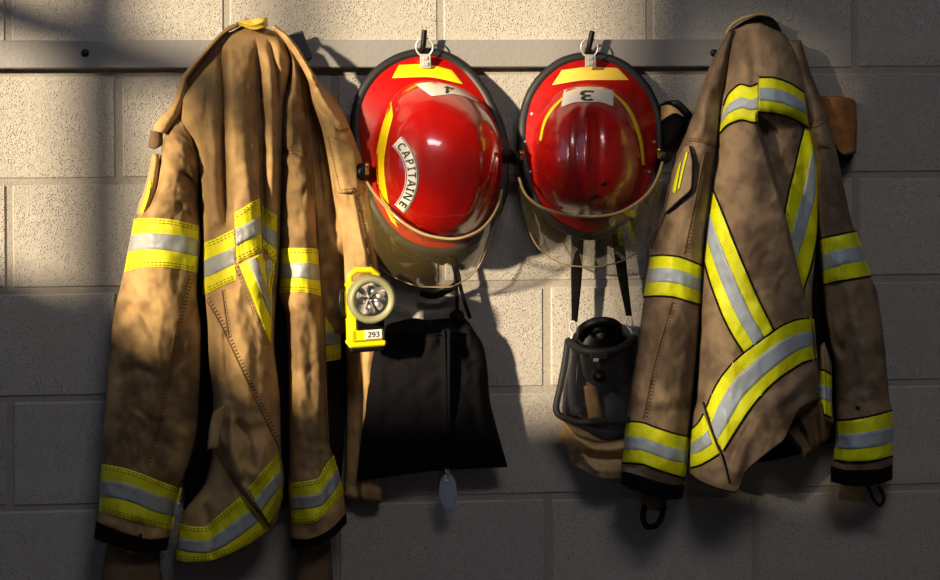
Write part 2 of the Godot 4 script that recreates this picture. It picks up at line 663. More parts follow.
# ------------------------------------------------------------------ the setting
func room() -> void:
	var x0 := -2.0
	var x1 := 2.4
	var z1 := 3.8
	var top := 3.4
	ORG = Vector3.ZERO
	structure(obj("floor", cbox(Vector3(0.2, -0.05, 1.8), Vector3(4.8, 0.1, 4.4), 0.005), M.floor))
	structure(obj("ceiling", cbox(Vector3(0.2, top + 0.05, 1.8), Vector3(4.8, 0.1, 4.4), 0.005), M.ceiling))
	structure(obj("wall_right", cbox(Vector3(x1 + 0.1, top / 2, 1.8), Vector3(0.2, top, 4.4), 0.005), M.wall))
	structure(obj("wall_front", cbox(Vector3(0.2, top / 2, z1 + 0.1), Vector3(4.8, top, 0.2), 0.005), M.wall))
	# left wall with two high windows out of view; the narrower one is placed to light the brown coat
	var s0 := 1.955
	var s1 := 3.2
	var a := 0.35
	var b := 2.42
	var a2 := 2.49
	var b2 := 2.79
	var t0 := 2.11
	var t1 := 2.95
	var cx := x0 - 0.075
	var ww := Node3D.new()
	ww.name = "wall_left"
	add_child(ww, true)
	structure(ww)
	for q in [[0.0, s0, -0.4, b + 0.0], [s1, top, -0.4, b], [s0, s1, -0.4, a], [0.0, top, b, a2], [0.0, t0, a2, b2], [t1, top, a2, b2], [0.0, top, b2, 4.0]]:
		obj("wall_section", cbox(Vector3(cx, (q[0] + q[1]) / 2, (q[2] + q[3]) / 2), Vector3(0.15, q[1] - q[0], q[3] - q[2]), 0.001), M.wall, ww)
	var win := Node3D.new()
	win.name = "window_1"
	add_child(win, true)
	structure(win)
	for q in [[s0, s0 + 0.04, a, b], [s1 - 0.04, s1, a, b], [s0, s1, a, a + 0.04], [s0, s1, b - 0.02, b]]:
		obj("window_frame", cbox(Vector3(cx, (q[0] + q[1]) / 2, (q[2] + q[3]) / 2), Vector3(0.06, q[1] - q[0], q[3] - q[2]), 0.002), M.frame, win)
	obj("mullion", cbox(Vector3(cx, (s0 + s1) / 2, 1.40), Vector3(0.05, s1 - s0, 0.085), 0.004), M.frame, win)
	obj("mullion", cbox(Vector3(cx, (s0 + s1) / 2, 1.755), Vector3(0.05, s1 - s0, 0.055), 0.004), M.frame, win)
	obj("transom", cbox(Vector3(cx, 2.475, (a + b) / 2), Vector3(0.05, 0.08, b - a), 0.004), M.frame, win)
	var win2 := Node3D.new()
	win2.name = "unseen_window_2"  # unseen narrow window, placed to let weaker sun onto the brown coat
	add_child(win2, true)
	structure(win2)
	obj("pane", cbox(Vector3(cx, (t0 + t1) / 2, (a2 + b2) / 2), Vector3(0.004, t1 - t0, b2 - a2), 0.0005), M.sun_dimming, win2)
	# tall steel cabinet out of view, placed to shade the lower wall
	var lk := thing("unseen_locker", "tall grey steel cabinet out of view, placed to shade the lower wall", "unseen_locker", Vector3(-1.78, 0, 2.1))
	ORG = Vector3.ZERO
	ORG = lk.position
	obj("body", cbox(Vector3(-1.78, 0.97, 2.1), Vector3(0.4, 1.93, 0.64), 0.006), M.frame, lk)
	obj("door", cbox(Vector3(-1.572, 0.99, 2.1), Vector3(0.016, 1.82, 0.58), 0.003), M.plate, lk)
	ORG = Vector3.ZERO

	# the block wall: every block a piece of its own on a mortar bed
	var wall := Node3D.new()
	wall.name = "wall_back"
	add_child(wall, true)
	structure(wall)
	obj("mortar_bed", cbox(Vector3(0.2, top / 2, -0.0535), Vector3(4.8, top, 0.1), 0.004), M.mortar, wall)
	var pitch := 0.1993
	var j0 := W(470, 285, 0).y
	var xj := W(441.5, 235, 0).x
	var long := 0.3955
	var kinds := []
	for k in 4:
		var hh := pitch - 0.009
		var ll := long - 0.009
		kinds.append(cbox(Vector3.ZERO, Vector3(ll, hh, 0.06), 0.0035 + 0.0006 * k))
	for r in range(-9, 10):
		var y0 := j0 + r * pitch
		if y0 < -0.1 or y0 + pitch > top + 0.1:
			continue
		for c in range(-6, 8):
			var bx := xj + (c + (0.5 if posmod(r, 2) == 1 else 0.0)) * long
			if bx + long < x0 - 0.1 or bx > x1 + 0.2:
				continue
			var bl := obj("concrete_block", kinds[rng.randi() % 4], M["block%d" % (rng.randi() % 4)], wall)
			bl.position = Vector3(bx + long / 2, y0 + pitch / 2, -0.03 + rng.randf_range(-0.0012, 0.0004))
			bl.rotation = Vector3(rng.randf_range(-0.003, 0.003), rng.randf_range(-0.002, 0.002), rng.randf_range(-0.002, 0.002))


func rail_and_hooks() -> void:
	var a := W(-160, 54.5, 0)
	var b := W(722, 54, 0)
	var at := Vector3((a.x + b.x) / 2, (a.y + b.y) / 2 , 0)
	var t := thing("coat_rail", "long grey painted board with hooks fixed across the block wall", "rail", at)
	var h := W(470, 41, 0.02).y - W(470, 68.5, 0.02).y
	obj("board", cbox(at + Vector3(0, 0, 0.0115), Vector3(b.x - a.x, h, 0.021), 0.002), M.rail, t)
	for q in [[85, 53], [295, 50], [714, 53]]:
		var c := W(q[0], q[1], 0.022)
		obj("bolt_head", lathe(c, Basis(), [0.0, 0.004, 0.004, 0.004, 0.007, 0.002, 0.008, -0.002], 12), M.iron, t)
	for q in [[423.0, 424.5, 30.0], [589.0, 592.5, 31.0]]:
		var hk := obj("coat_hook", tube(px_path([q[0] - 2, 50, 0.02, q[0] - 1, 50, 0.04, q[0], 47, 0.052, q[1], q[2], 0.056], 16), 0.0052, false, 10), M.iron, t)
		hk.set_meta("label", "dark iron hook")
	# plates that carry the coats
	for q in [[300, 47, 0.34, -0.03]]:
		var c := W(q[0], q[1], 0.026)
		obj("hook_plate", joined([cbox(c, Vector3(0.03, 0.055, 0.008), 0.003, Basis(Vector3.BACK, q[2])), tube(PackedVector3Array([c + Vector3(q[3] * 0.6, 0.01, 0.0), c + Vector3(q[3], 0.012, 0.03)]), 0.006)]), M.plate, t)


# ------------------------------------------------------------------ coats
func band(t: Node3D, hf: Callable, lines: Array, piped: bool, wrap := false, called := "reflective_band") -> MeshInstance3D:
	# lime tape with a silver stripe down its middle: four lines, top to bottom
	var l := []
	for k in lines:
		l.append(V(k))
	var o := obj(called, patch(hf, l[0], l[3], 0.0022, 36, 10, wrap), M.lime if piped else M.lime_worn, t)
	obj("silver_stripe", patch(hf, l[1], l[2], 0.0034, 36, 5, wrap), M.silver if piped else M.silver_worn, o)
	if piped:
		obj("edge_piping", patch(hf, shifted(along(l[0], 30, wrap), -1.7), along(l[0], 30, wrap), 0.0034, 30, 2), M.edge, o)
		obj("edge_piping", patch(hf, along(l[3], 30, wrap), shifted(along(l[3], 30, wrap), 1.9), 0.0034, 30, 2), M.edge, o)
	else:
		var ms := []
		for k in [[l[0], 2.0], [l[0], 4.6], [l[3], -2.0], [l[3], -4.6]]:
			ms.append(dashes(hf, shifted(along(k[0], 20), k[1]), 2.6, 1.3, 0.7, 0.0030))
		stuff(obj("stitching", joined(ms), M.thread, o))
	return o


func seam(t: Node3D, hf: Callable, line: Array, ladder := true) -> void:
	var l := V(line)
	var s := obj("seam", ribbon(hf, l, 1.5, 0.0016), M.seam, t)
	if ladder:
		stuff(obj("stitching", dashes(hf, shifted(along(l, 20), -3.0), 1.2, 2.4, 3.2, 0.0008, true), M.thread, s))
	else:
		stuff(obj("stitching", dashes(hf, shifted(along(l, 20), -2.4), 2.4, 1.2, 0.7, 0.0010), M.thread, s))


func coat_tan() -> void:
	var t := thing("firefighter_coat", "tan coat with narrow stitched lime and silver bands, hung left of both helmets", "coat", W(250, 545, 0.05))
	# lining and far side
	var back := panel([40, 238, 80, 205, 120, 196, 200, 190, 520, 184], [40, 290, 80, 318, 120, 340, 220, 344, 400, 346, 500, 340], [0, 50, 0.5, 40, 1, 50], [0, 520, 1, 500], [0, 0.02], [40, 0.02, 200, 0.035, 500, 0.03])
	obj("lining", panel_mesh(back, 30, 50), M.lining, t)
	var hb := on(back)
	band(t, hb, [[318, 318, 330, 317, 341, 316], [318, 332, 330, 331, 341, 330], [318, 346, 330, 345, 341, 344], [318, 362, 330, 361, 341, 359]], false)
	# front edge of the coat hanging behind, on the right
	var front := panel([62, 298, 80, 308, 100, 312, 130, 322, 160, 328, 200, 334, 260, 344, 340, 346, 400, 347, 500, 344], [62, 306, 80, 318, 100, 336, 130, 351, 160, 362, 180, 367, 250, 377, 330, 380, 400, 381, 480, 382, 500, 382],
		[0, 66, 1, 66], [0, 498, 1, 503], [60, 0.07, 140, 0.09, 270, 0.09, 335, 0.035, 503, 0.02], [60, 0.02, 120, 0.04, 250, 0.04, 335, 0.018, 500, 0.018],
		[["r", [352, 190, 358, 225, 366, 262], 0.007, 3], ["r", [341, 205, 352, 250, 352, 268], -0.008, 5], ["r", [326, 105, 336, 150, 345, 200], 0.008, 6], ["s", [345, 366, 500, 359], 0.014, 3], ["r", [345, 486, 384, 486], -0.006, 2]], 0.004)
	obj("front_panel", panel_mesh(front, 36, 110, 0.22), M.tan, t)
	var hf := on(front)
	var fl := obj("pocket_flap", patch(hf, V([325, 134, 340, 140, 355, 146]), V([338, 193, 348, 193, 358, 190]), 0.009, 14, 14), M.tan, t)
	stuff(obj("stitching", joined([dashes(hf, V([328, 137, 340, 190]), 2.4, 1.2, 0.8, 0.010), dashes(hf, V([340, 190, 357, 188]), 2.4, 1.2, 0.8, 0.010)]), M.thread, fl))
	seam(t, hf, [356, 195, 364, 230, 372, 268], false)

	var sd := panel([62, 292, 120, 302, 160, 308, 240, 312, 335, 318], [62, 308, 100, 324, 130, 342, 200, 358, 260, 370, 335, 374], [0, 64, 1, 62], [0, 332, 1, 334], [60, 0.045, 200, 0.06, 330, 0.03], [62, 0.02, 160, 0.025, 334, 0.015],
		[["c", [304, 70, 312, 110, 318, 160, 324, 220], -0.02, 3.5], ["c", [312, 68, 322, 120, 330, 190, 336, 260], -0.016, 3], ["c", [308, 120, 314, 180, 320, 260], 0.010, 4]], 0.005)
	obj("side_panel", panel_mesh(sd, 30, 70, 0.5), M.tan, t)

	# the middle of the back, gathered up to the loop
	var body := panel([22, 238, 32, 228, 45, 218, 60, 208, 85, 189, 100, 178, 120, 180, 140, 192, 165, 198, 200, 202, 280, 204, 320, 207, 360, 209, 400, 213, 450, 212, 480, 206, 520, 180, 563, 174],
		[22, 262, 32, 276, 45, 286, 60, 291, 85, 287, 110, 283, 150, 282, 200, 281, 262, 279, 300, 276, 340, 274, 380, 278, 400, 280, 450, 281, 480, 284, 510, 280, 563, 262],
		[0, 34, 0.3, 24, 0.6, 22, 1, 32], [0, 562, 0.2, 563, 0.5, 557, 0.75, 548, 1, 527], [20, 0.06, 100, 0.085, 300, 0.085, 563, 0.075], [20, 0.03, 60, 0.065, 120, 0.08, 300, 0.085, 563, 0.06],
		[["c", [222, 36, 221, 60, 222, 90, 223, 150, 225, 205, 226, 240], -0.046, 4.2], ["c", [256, 32, 257, 60, 259, 90, 262, 150, 263, 215, 264, 275], -0.046, 4.2], ["c", [268, 36, 276, 70, 281, 120], -0.03, 3], ["c", [212, 60, 206, 100, 204, 150, 205, 190], -0.018, 5], ["r", [228, 50, 231, 100, 233, 160], 0.008, 5], ["c", [246, 70, 249, 130, 251, 190], -0.010, 5], ["r", [236, 50, 242, 120, 247, 190], 0.012, 12],
		["r", [205, 95, 210, 150, 214, 220], 0.012, 8], ["r", [272, 60, 274, 130, 273, 215], 0.012, 7], ["s", [200, 233, 290, 237], 0.016, 2.5], ["s", [198, 262, 290, 264], -0.014, 2.5],
		["r", [226, 335, 227, 370, 229, 400], -0.012, 4], ["r", [255, 260, 262, 330, 268, 400], 0.008, 10], ["r", [234, 300, 244, 350, 250, 420], 0.010, 9], ["s", [440, 218, 470, 232, 500, 248, 528, 270], 0.022, 3.0],
		["r", [230, 420, 232, 450, 240, 475], 0.012, 5], ["r", [238, 425, 248, 440, 252, 465], -0.011, 4], ["r", [246, 470, 256, 475, 262, 455], 0.008, 6], ["r", [205, 508, 210, 530, 212, 555], -0.010, 4], ["r", [270, 380, 274, 430, 277, 470], -0.008, 5]], 0.004)
	obj("back_panel", panel_mesh(body, 80, 200, 0.20), M.tan, t)
	hf = on(body)
	band(t, hf, [[203, 243, 214, 239, 226, 233, 234, 229], [203, 261, 214, 256, 226, 251, 234, 247], [203, 278, 214, 274, 226, 268, 235, 264], [203, 295, 214, 290, 226, 284, 236, 280]], false)
	band(t, hf, [[234, 213, 243, 208, 252, 202, 260, 198], [235, 229, 244, 225, 253, 220, 261, 216], [236, 246, 245, 241, 254, 237, 262, 233], [237, 263, 246, 258, 255, 254, 262, 249]], false)
	band(t, hf, [[262, 206, 267, 209, 272, 213, 277, 216], [263, 225, 267, 226, 272, 229, 277, 232], [263, 238, 267, 242, 272, 246, 277, 250], [263, 246, 267, 252, 272, 258, 277, 264]], false)
	band(t, hf, [[239, 265, 246, 282, 258, 312, 271, 345], [248, 261, 254, 275, 262, 295, 271, 318], [256, 257, 260, 266, 265, 282, 271, 302], [262, 253, 264, 262, 268, 275, 272, 296]], false)
	band(t, hf, [[275, 262, 274, 275, 272, 290, 270, 302], [272, 260, 271, 270, 269, 280, 268, 290], [266, 260, 266, 267, 267, 274, 267, 280], [264, 260, 264, 265, 265, 270, 266, 276]], false)
	band(t, hf, [[178, 523, 190, 526, 204, 527, 212, 521, 226, 509, 243, 495], [177, 537, 190, 540, 206, 541, 217, 534, 234, 522, 251, 509], [176, 549, 190, 552, 206, 553, 220, 548, 240, 536, 259, 521], [176, 560, 190, 562, 206, 561, 224, 556, 246, 545, 270, 529]], false)
	band(t, hf, [[248, 489, 256, 479, 266, 467, 279, 453], [254, 501, 262, 492, 270, 481, 282, 469], [261, 512, 267, 504, 275, 494, 283, 484], [269, 524, 274, 514, 279, 506, 283, 497]], false)
	seam(t, hf, [206, 300, 216, 316, 228, 340, 238, 362, 252, 392, 266, 420, 280, 450])
	seam(t, hf, [222, 290, 225, 312, 229, 338], false)
	seam(t, hf, [214, 448, 226, 470, 240, 490, 256, 510, 270, 527], false)
	var strap := panel([404, 221, 415, 212, 430, 209, 450, 207], [404, 226, 415, 224, 430, 221, 450, 218], [0, 410, 1, 404], [0, 450, 1, 448], [0, 0.168], [0, 0.010], [], 0.001)
	obj("pocket_strap", panel_mesh(strap, 10, 16), M.tan, t)

	# left sleeve
	var ls := panel([106, 180, 116, 172, 132, 166, 150, 161, 165, 159, 185, 156, 205, 148, 220, 135, 250, 128, 275, 123, 320, 113, 400, 106, 470, 101, 510, 99, 530, 95, 545, 93, 560, 93],
		[116, 187, 132, 193, 150, 198, 165, 200, 199, 198, 215, 199, 240, 201, 270, 198, 292, 197, 330, 201, 370, 200, 430, 197, 460, 190, 490, 179, 520, 172, 560, 166],
		[0, 114, 0.5, 108, 1, 118], [0, 540, 0.2, 544, 0.55, 554, 1, 550], [0, 0.07], [116, 0.03, 140, 0.06, 200, 0.075, 400, 0.08, 560, 0.065],
		[["c", [164, 160, 178, 158, 190, 166, 200, 186], 0.014, 5], ["c", [174, 170, 188, 176, 196, 190, 203, 210], -0.024, 4.5], ["c", [150, 214, 168, 198, 184, 200, 202, 222], 0.014, 6], ["c", [158, 200, 172, 188, 186, 192, 202, 206], -0.013, 5], ["c", [160, 140, 176, 140, 190, 152], 0.008, 4], ["c", [154, 186, 166, 176, 180, 180], 0.007, 4],
		["r", [150, 175, 150, 200, 138, 218], 0.006, 6], ["r", [180, 205, 190, 218, 199, 222], -0.008, 4], ["c", [166, 290, 158, 345, 162, 395], 0.009, 7], ["c", [108, 384, 136, 368, 160, 378], -0.012, 8], ["c", [112, 330, 135, 322, 156, 350], 0.009, 8], ["c", [120, 300, 140, 312, 156, 340], -0.008, 6], ["c", [128, 400, 150, 420, 190, 425], -0.008, 7], ["c", [110, 420, 130, 410, 150, 425], 0.007, 6],
		["r", [150, 400, 165, 430, 185, 450], 0.006, 10], ["r", [120, 440, 138, 430, 170, 444], -0.005, 10], ["r", [196, 300, 184, 330, 176, 365], -0.006, 5], ["r", [138, 523, 150, 528, 166, 526], -0.006, 5], ["r", [100, 520, 125, 530, 150, 542], 0.005, 4]], 0.005)
	obj("sleeve", panel_mesh(ls, 64, 170, 0.60), M.tan, t)
	hf = on(ls)
	band(t, hf, [[134, 219, 150, 218, 168, 219, 184, 222, 199, 226], [131, 235, 148, 233, 166, 234, 184, 236, 200, 240], [128, 252, 146, 249, 164, 250, 182, 253, 200, 257], [124, 272, 144, 267, 162, 267, 180, 269, 198, 273]], false, true)
	band(t, hf, [[101, 464, 120, 467, 140, 473, 160, 481, 182, 489], [100, 480, 120, 482, 138, 487, 158, 495, 180, 502], [100, 496, 120, 499, 136, 504, 156, 512, 177, 517], [99, 511, 116, 516, 134, 521, 152, 526, 172, 530]], false, true)
	seam(t, hf, [190, 275, 183, 300, 176, 330, 170, 360, 164, 390, 158, 420, 151, 446, 146, 464])
	seam(t, hf, [172, 131, 182, 136, 190, 146, 196, 160, 199, 178], false)
	obj("cuff_edge", patch(hf, V([96, 521, 112, 528, 132, 535, 150, 539, 170, 537]), V([94, 538, 112, 545, 132, 551, 150, 553, 166, 550]), 0.004, 30, 6, true), M.cuff, t)
	var sn := obj("snap_button", lathe(W(140, 536, H(ls, 140, 536) + 0.004), Basis(), [0.0, 0.003, 0.002, 0.0026, 0.0034, 0.001, 0.004, -0.002], 12), M.iron, t)
	sn.set_meta("label", "small metal snap")
	var wr := panel([540, 108, 560, 104, 590, 99], [540, 160, 560, 160, 590, 164], [0, 538, 1, 538], [0, 590, 1, 590], [0, 0.06], [0, 0.05], [["r", [120, 545, 116, 585], 0.005, 5]], 0.004)
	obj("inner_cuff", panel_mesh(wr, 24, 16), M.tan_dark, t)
	var tab := panel([153, 152, 165, 150, 190, 144, 210, 137, 219, 136], [153, 159, 165, 160, 185, 158, 200, 155, 212, 151, 219, 142], [0, 154, 1, 154], [0, 214, 1, 218], [0, 0.085], [0, 0.022], [["r", [156, 160, 152, 185, 144, 212], 0.005, 2.5]], 0.002)
	var tb := obj("sleeve_pocket_flap", panel_mesh(tab, 16, 30), M.tan, t)
	obj("reflective_trim", patch(on(tab), V([149, 180, 146, 195, 140, 211]), V([151, 182, 149, 196, 143, 213]), 0.002, 12, 2), M.lime, tb)

	# right sleeve
	var rs := panel([42, 283, 70, 290, 100, 284, 130, 281, 160, 280, 241, 280, 291, 279, 310, 284, 330, 287, 400, 289, 450, 289, 490, 288, 520, 290, 548, 291],
		[42, 291, 60, 297, 80, 301, 120, 306, 160, 313, 200, 316, 240, 317, 270, 320, 295, 322, 320, 325, 440, 329, 460, 334, 490, 343, 505, 345, 522, 347, 548, 347],
		[0, 44, 1, 42], [0, 547, 0.4, 550, 0.7, 541, 1, 523], [0, 0.065], [42, 0.02, 90, 0.05, 160, 0.07, 400, 0.075, 548, 0.065],
		[["r", [281, 155, 292, 150, 306, 158], -0.008, 2.5], ["r", [283, 163, 295, 158, 310, 168], 0.006, 4], ["r", [300, 190, 306, 180, 312, 205], 0.007, 5], ["r", [290, 100, 291, 130, 290, 148], 0.008, 4], ["r", [297, 340, 299, 380, 297, 430], 0.006, 6], ["r", [309, 330, 312, 380, 309, 440], -0.006, 6],
		["r", [286, 316, 300, 312, 322, 308], -0.005, 4], ["r", [322, 455, 327, 480, 331, 505], -0.011, 4], ["r", [305, 480, 310, 520], 0.006, 7]], 0.005)
	obj("sleeve", panel_mesh(rs, 48, 170, 0.62), M.tan, t)
	hf = on(rs)
	band(t, hf, [[281, 249, 290, 248, 300, 248, 310, 248, 318, 249], [280, 264, 290, 263, 300, 263, 310, 263, 319, 265], [280, 279, 290, 278, 300, 278, 310, 279, 320, 281], [279, 293, 290, 292, 300, 292, 310, 293, 321, 296]], false, true)
	band(t, hf, [[289, 484, 300, 482, 311, 480, 318, 478, 325, 466, 334, 455], [290, 497, 300, 496, 311, 495, 319, 493, 328, 481, 338, 469], [291, 510, 302, 509, 313, 508, 322, 505, 332, 494, 341, 481], [292, 524, 304, 524, 316, 521, 326, 513, 335, 503, 344, 492]], false, true)
	obj("cuff_edge", patch(hf, V([291, 538, 305, 539, 320, 535, 334, 526, 346, 513]), V([291, 548, 305, 550, 320, 546, 334, 536, 347, 523]), 0.004, 26, 5, true), M.cuff, t)
	seam(t, hf, [281, 157, 288, 153, 298, 153, 308, 160], false)
	seam(t, hf, [321, 300, 322, 350, 325, 400, 327, 440], false)
	wr = panel([535, 298, 590, 294], [535, 330, 590, 334], [0, 538, 1, 532], [0, 590, 1, 590], [0, 0.055], [0, 0.04], [], 0.004)
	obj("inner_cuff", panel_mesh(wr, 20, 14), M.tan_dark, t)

	# collar, folded open round the hook
	var cl := panel([18, 240, 26, 228, 34, 219, 52, 203, 82, 179, 95, 176, 108, 169, 125, 154, 136, 152], [18, 248, 26, 240, 34, 225, 52, 209, 70, 195, 82, 187, 95, 187, 110, 182, 124, 173, 136, 164],
		[0, 26, 1, 18], [0, 131, 1, 134], [0, 0.10], [18, 0.012, 60, 0.018, 136, 0.022], [["r", [205, 52, 190, 70, 181, 90, 174, 110], 0.006, 3]], 0.0025)
	obj("collar", panel_mesh(cl, 20, 70), M.tan, t)
	seam(t, on(cl), [232, 36, 216, 54, 200, 70, 188, 84], false)
	var ci := panel([30, 226, 40, 217, 55, 204, 70, 191, 90, 181], [30, 236, 40, 229, 55, 219, 70, 208, 90, 192], [0, 33, 1, 31], [0, 88, 1, 84], [0, 0.092], [0, 0.010], [], 0.002)
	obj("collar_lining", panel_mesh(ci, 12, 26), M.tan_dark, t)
	var ct := panel([130, 151, 140, 149, 148, 148], [130, 163, 140, 163, 148, 161], [0, 131, 1, 130], [0, 147, 0.5, 149, 1, 146], [0, 0.075], [0, 0.018], [], 0.002)
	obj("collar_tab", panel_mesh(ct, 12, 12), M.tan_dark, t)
	var cr := panel([26, 268, 34, 278, 48, 289, 60, 297, 74, 305, 88, 311, 100, 315, 115, 324, 128, 332], [26, 276, 34, 287, 48, 299, 60, 306, 72, 313, 78, 317, 92, 325, 108, 335, 120, 343, 128, 349],
		[0, 28, 1, 25], [0, 123, 0.5, 131, 1, 129], [0, 0.115], [26, 0.012, 80, 0.020, 128, 0.024], [["s", [36, 285, 60, 302, 74, 310], 0.008, 2.0], ["r", [318, 92, 328, 108, 340, 124], 0.007, 4], ["r", [311, 78, 315, 84, 318, 80], 0.008, 3]], 0.003)
	obj("collar", panel_mesh(cr, 20, 60), M.tan, t)
	var hl := panel([17, 237, 24, 238, 32, 243], [17, 267, 24, 268, 32, 266], [0, 21, 0.5, 19, 1, 17], [0, 25, 0.5, 30, 1, 27], [0, 0.105], [0, 0.018], [["r", [240, 22, 252, 25, 266, 21], 0.005, 2]], 0.003)
	obj("hanging_loop", panel_mesh(hl, 20, 12), M.pale_tape, t)


func coat_brown() -> void:
	var t := thing("firefighter_coat", "brown coat with wide black-edged lime and silver bands crossing its back, hung furthest right", "coat", W(760, 490, 0.05))
	var back := panel([50, 720, 120, 700, 200, 690, 440, 672], [50, 800, 120, 826, 200, 838, 430, 842], [0, 60, 1, 60], [0, 455, 0.5, 462, 1, 440], [0, 0.015], [50, 0.02, 200, 0.03, 440, 0.03])
	obj("lining", panel_mesh(back, 30, 40), M.lining, t)

	# the back of the coat
	var body := panel([24, 738, 34, 730, 50, 727, 80, 724, 110, 720, 150, 717, 190, 710, 250, 704, 300, 701, 350, 699, 390, 697, 420, 692, 445, 689, 470, 689, 500, 691],
		[24, 770, 34, 784, 50, 796, 80, 803, 110, 808, 128, 811, 180, 817, 230, 818, 260, 815, 300, 812, 320, 813, 360, 818, 420, 822, 500, 812],
		[0, 30, 0.3, 24, 0.7, 23, 1, 32], [0, 474, 0.1, 483, 0.25, 490, 0.37, 493, 0.45, 472, 0.55, 459, 0.66, 447, 0.72, 440, 0.76, 426, 0.82, 410, 0.9, 403, 1, 398], [24, 0.05, 100, 0.085, 500, 0.08], [24, 0.035, 60, 0.08, 120, 0.10, 300, 0.11, 500, 0.09],
		[["s", [120, 757, 160, 769, 212, 785, 250, 794, 292, 804], -0.052, 2.6], ["r", [757, 78, 757, 122], 0.004, 3], ["s", [84, 758, 122, 758], 0.007, 1.6], ["r", [752, 30, 754, 60, 757, 84], -0.007, 5], ["r", [760, 128, 766, 150, 774, 175], -0.008, 7], ["r", [740, 40, 742, 62, 744, 80], 0.006, 7],
		["r", [727, 45, 726, 80, 722, 105], -0.010, 4], ["r", [735, 170, 750, 240, 768, 310], 0.008, 16], ["r", [745, 128, 738, 170, 728, 210], -0.006, 10], ["s", [405, 703, 430, 712, 457, 722, 480, 730], 0.018, 2.2],
		["r", [716, 300, 712, 340, 706, 380], 0.008, 6], ["r", [780, 400, 795, 388, 812, 372], 0.016, 7], ["r", [775, 408, 783, 425, 788, 440], 0.012, 6], ["r", [760, 420, 745, 440, 737, 470], 0.010, 7], ["r", [750, 425, 738, 448, 732, 460], -0.008, 4], ["r", [700, 470, 712, 476, 724, 472], -0.006, 4], ["r", [812, 420, 818, 440], 0.012, 4]], 0.0045)
	obj("back_panel", panel_mesh(body, 88, 190, 0.40), M.brown, t)
	var hf := on(body)
	band(t, hf, [[724, 106, 728, 96, 733, 90, 741, 85, 750, 87, 758, 84], [722, 116, 728, 105, 735, 100, 742, 97, 750, 100, 758, 97], [721, 124, 727, 115, 735, 110, 742, 108, 750, 110, 758, 109], [719, 133, 726, 125, 734, 121, 742, 119, 750, 121, 758, 122]], true)
	band(t, hf, [[759, 78, 770, 78, 780, 80, 792, 85, 804, 93], [759, 88, 770, 88, 781, 90, 793, 95, 805, 103], [759, 100, 770, 101, 781, 103, 793, 107, 807, 114], [758, 111, 770, 112, 781, 114, 793, 118, 809, 127]], true)
	band(t, hf, [[814, 136, 817, 165, 818, 195, 817, 230, 812, 260, 803, 289], [813.5, 150, 815.5, 170, 815.5, 192, 810, 216, 804, 238, 797, 260], [812.5, 148, 809, 165, 805, 185, 800, 204, 795, 221, 791, 236], [805, 128, 799, 152, 795, 170, 791, 186, 788, 200, 785.5, 214]], true)
	band(t, hf, [[712, 190, 722, 214, 733, 242, 746, 273, 758, 300, 773, 330], [708, 209, 716, 232, 726, 258, 738, 286, 750, 312, 764, 337], [706, 238, 712, 256, 720, 278, 730, 302, 741, 324, 754, 345], [705, 262, 710, 280, 716, 297, 723, 315, 732, 333, 744, 352]], true)
	band(t, hf, [[814, 317, 800, 318, 785, 323, 768, 334, 750, 347, 733, 361, 716, 383, 705, 407], [815, 331, 800, 333, 783, 340, 768, 350, 752, 363, 736, 378, 721, 401, 711, 423], [816, 345, 803, 348, 790, 355, 773, 368, 757, 382, 742, 398, 728, 422, 717, 440], [817, 360, 805, 363, 793, 370, 776, 382, 762, 396, 750, 411, 735, 434, 722, 455]], true)
	band(t, hf, [[691, 430, 695, 427, 700, 421, 704, 414], [691, 443, 696, 440, 702, 436, 708, 430], [690, 455, 697, 453, 704, 449, 712, 444], [690, 467, 698, 465, 708, 460, 719, 453]], true)
	obj("fold_edge", ribbon(hf, V([703, 402, 710, 424, 716, 441, 723, 458, 730, 484]), 1.8, 0.0042), M.edge, t)
	# lifted hem on the right with its dark hollow
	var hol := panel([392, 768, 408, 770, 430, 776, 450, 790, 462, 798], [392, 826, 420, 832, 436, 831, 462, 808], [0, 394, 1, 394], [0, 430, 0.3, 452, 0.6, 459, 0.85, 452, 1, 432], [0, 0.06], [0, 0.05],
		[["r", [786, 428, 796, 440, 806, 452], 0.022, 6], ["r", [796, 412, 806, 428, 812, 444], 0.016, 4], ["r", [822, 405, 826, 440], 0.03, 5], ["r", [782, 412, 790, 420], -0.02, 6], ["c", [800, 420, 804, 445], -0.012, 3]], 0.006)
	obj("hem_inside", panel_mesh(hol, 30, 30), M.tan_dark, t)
	var side := panel([340, 820, 370, 819, 400, 818, 425, 820], [340, 824, 370, 832, 400, 832, 425, 834], [0, 346, 1, 342], [0, 418, 1, 424], [0, 0.09], [0, 0.025], [["s", [345, 825, 424, 827], 0.012, 1.5]], 0.003)
	obj("side_vent", panel_mesh(side, 16, 30), M.brown, t)
	band(t, on(side), [[820, 370, 826, 372, 832, 376], [819, 384, 826, 386, 832, 388], [818, 398, 825, 400, 832, 402], [818, 412, 825, 414, 832, 417]], true)

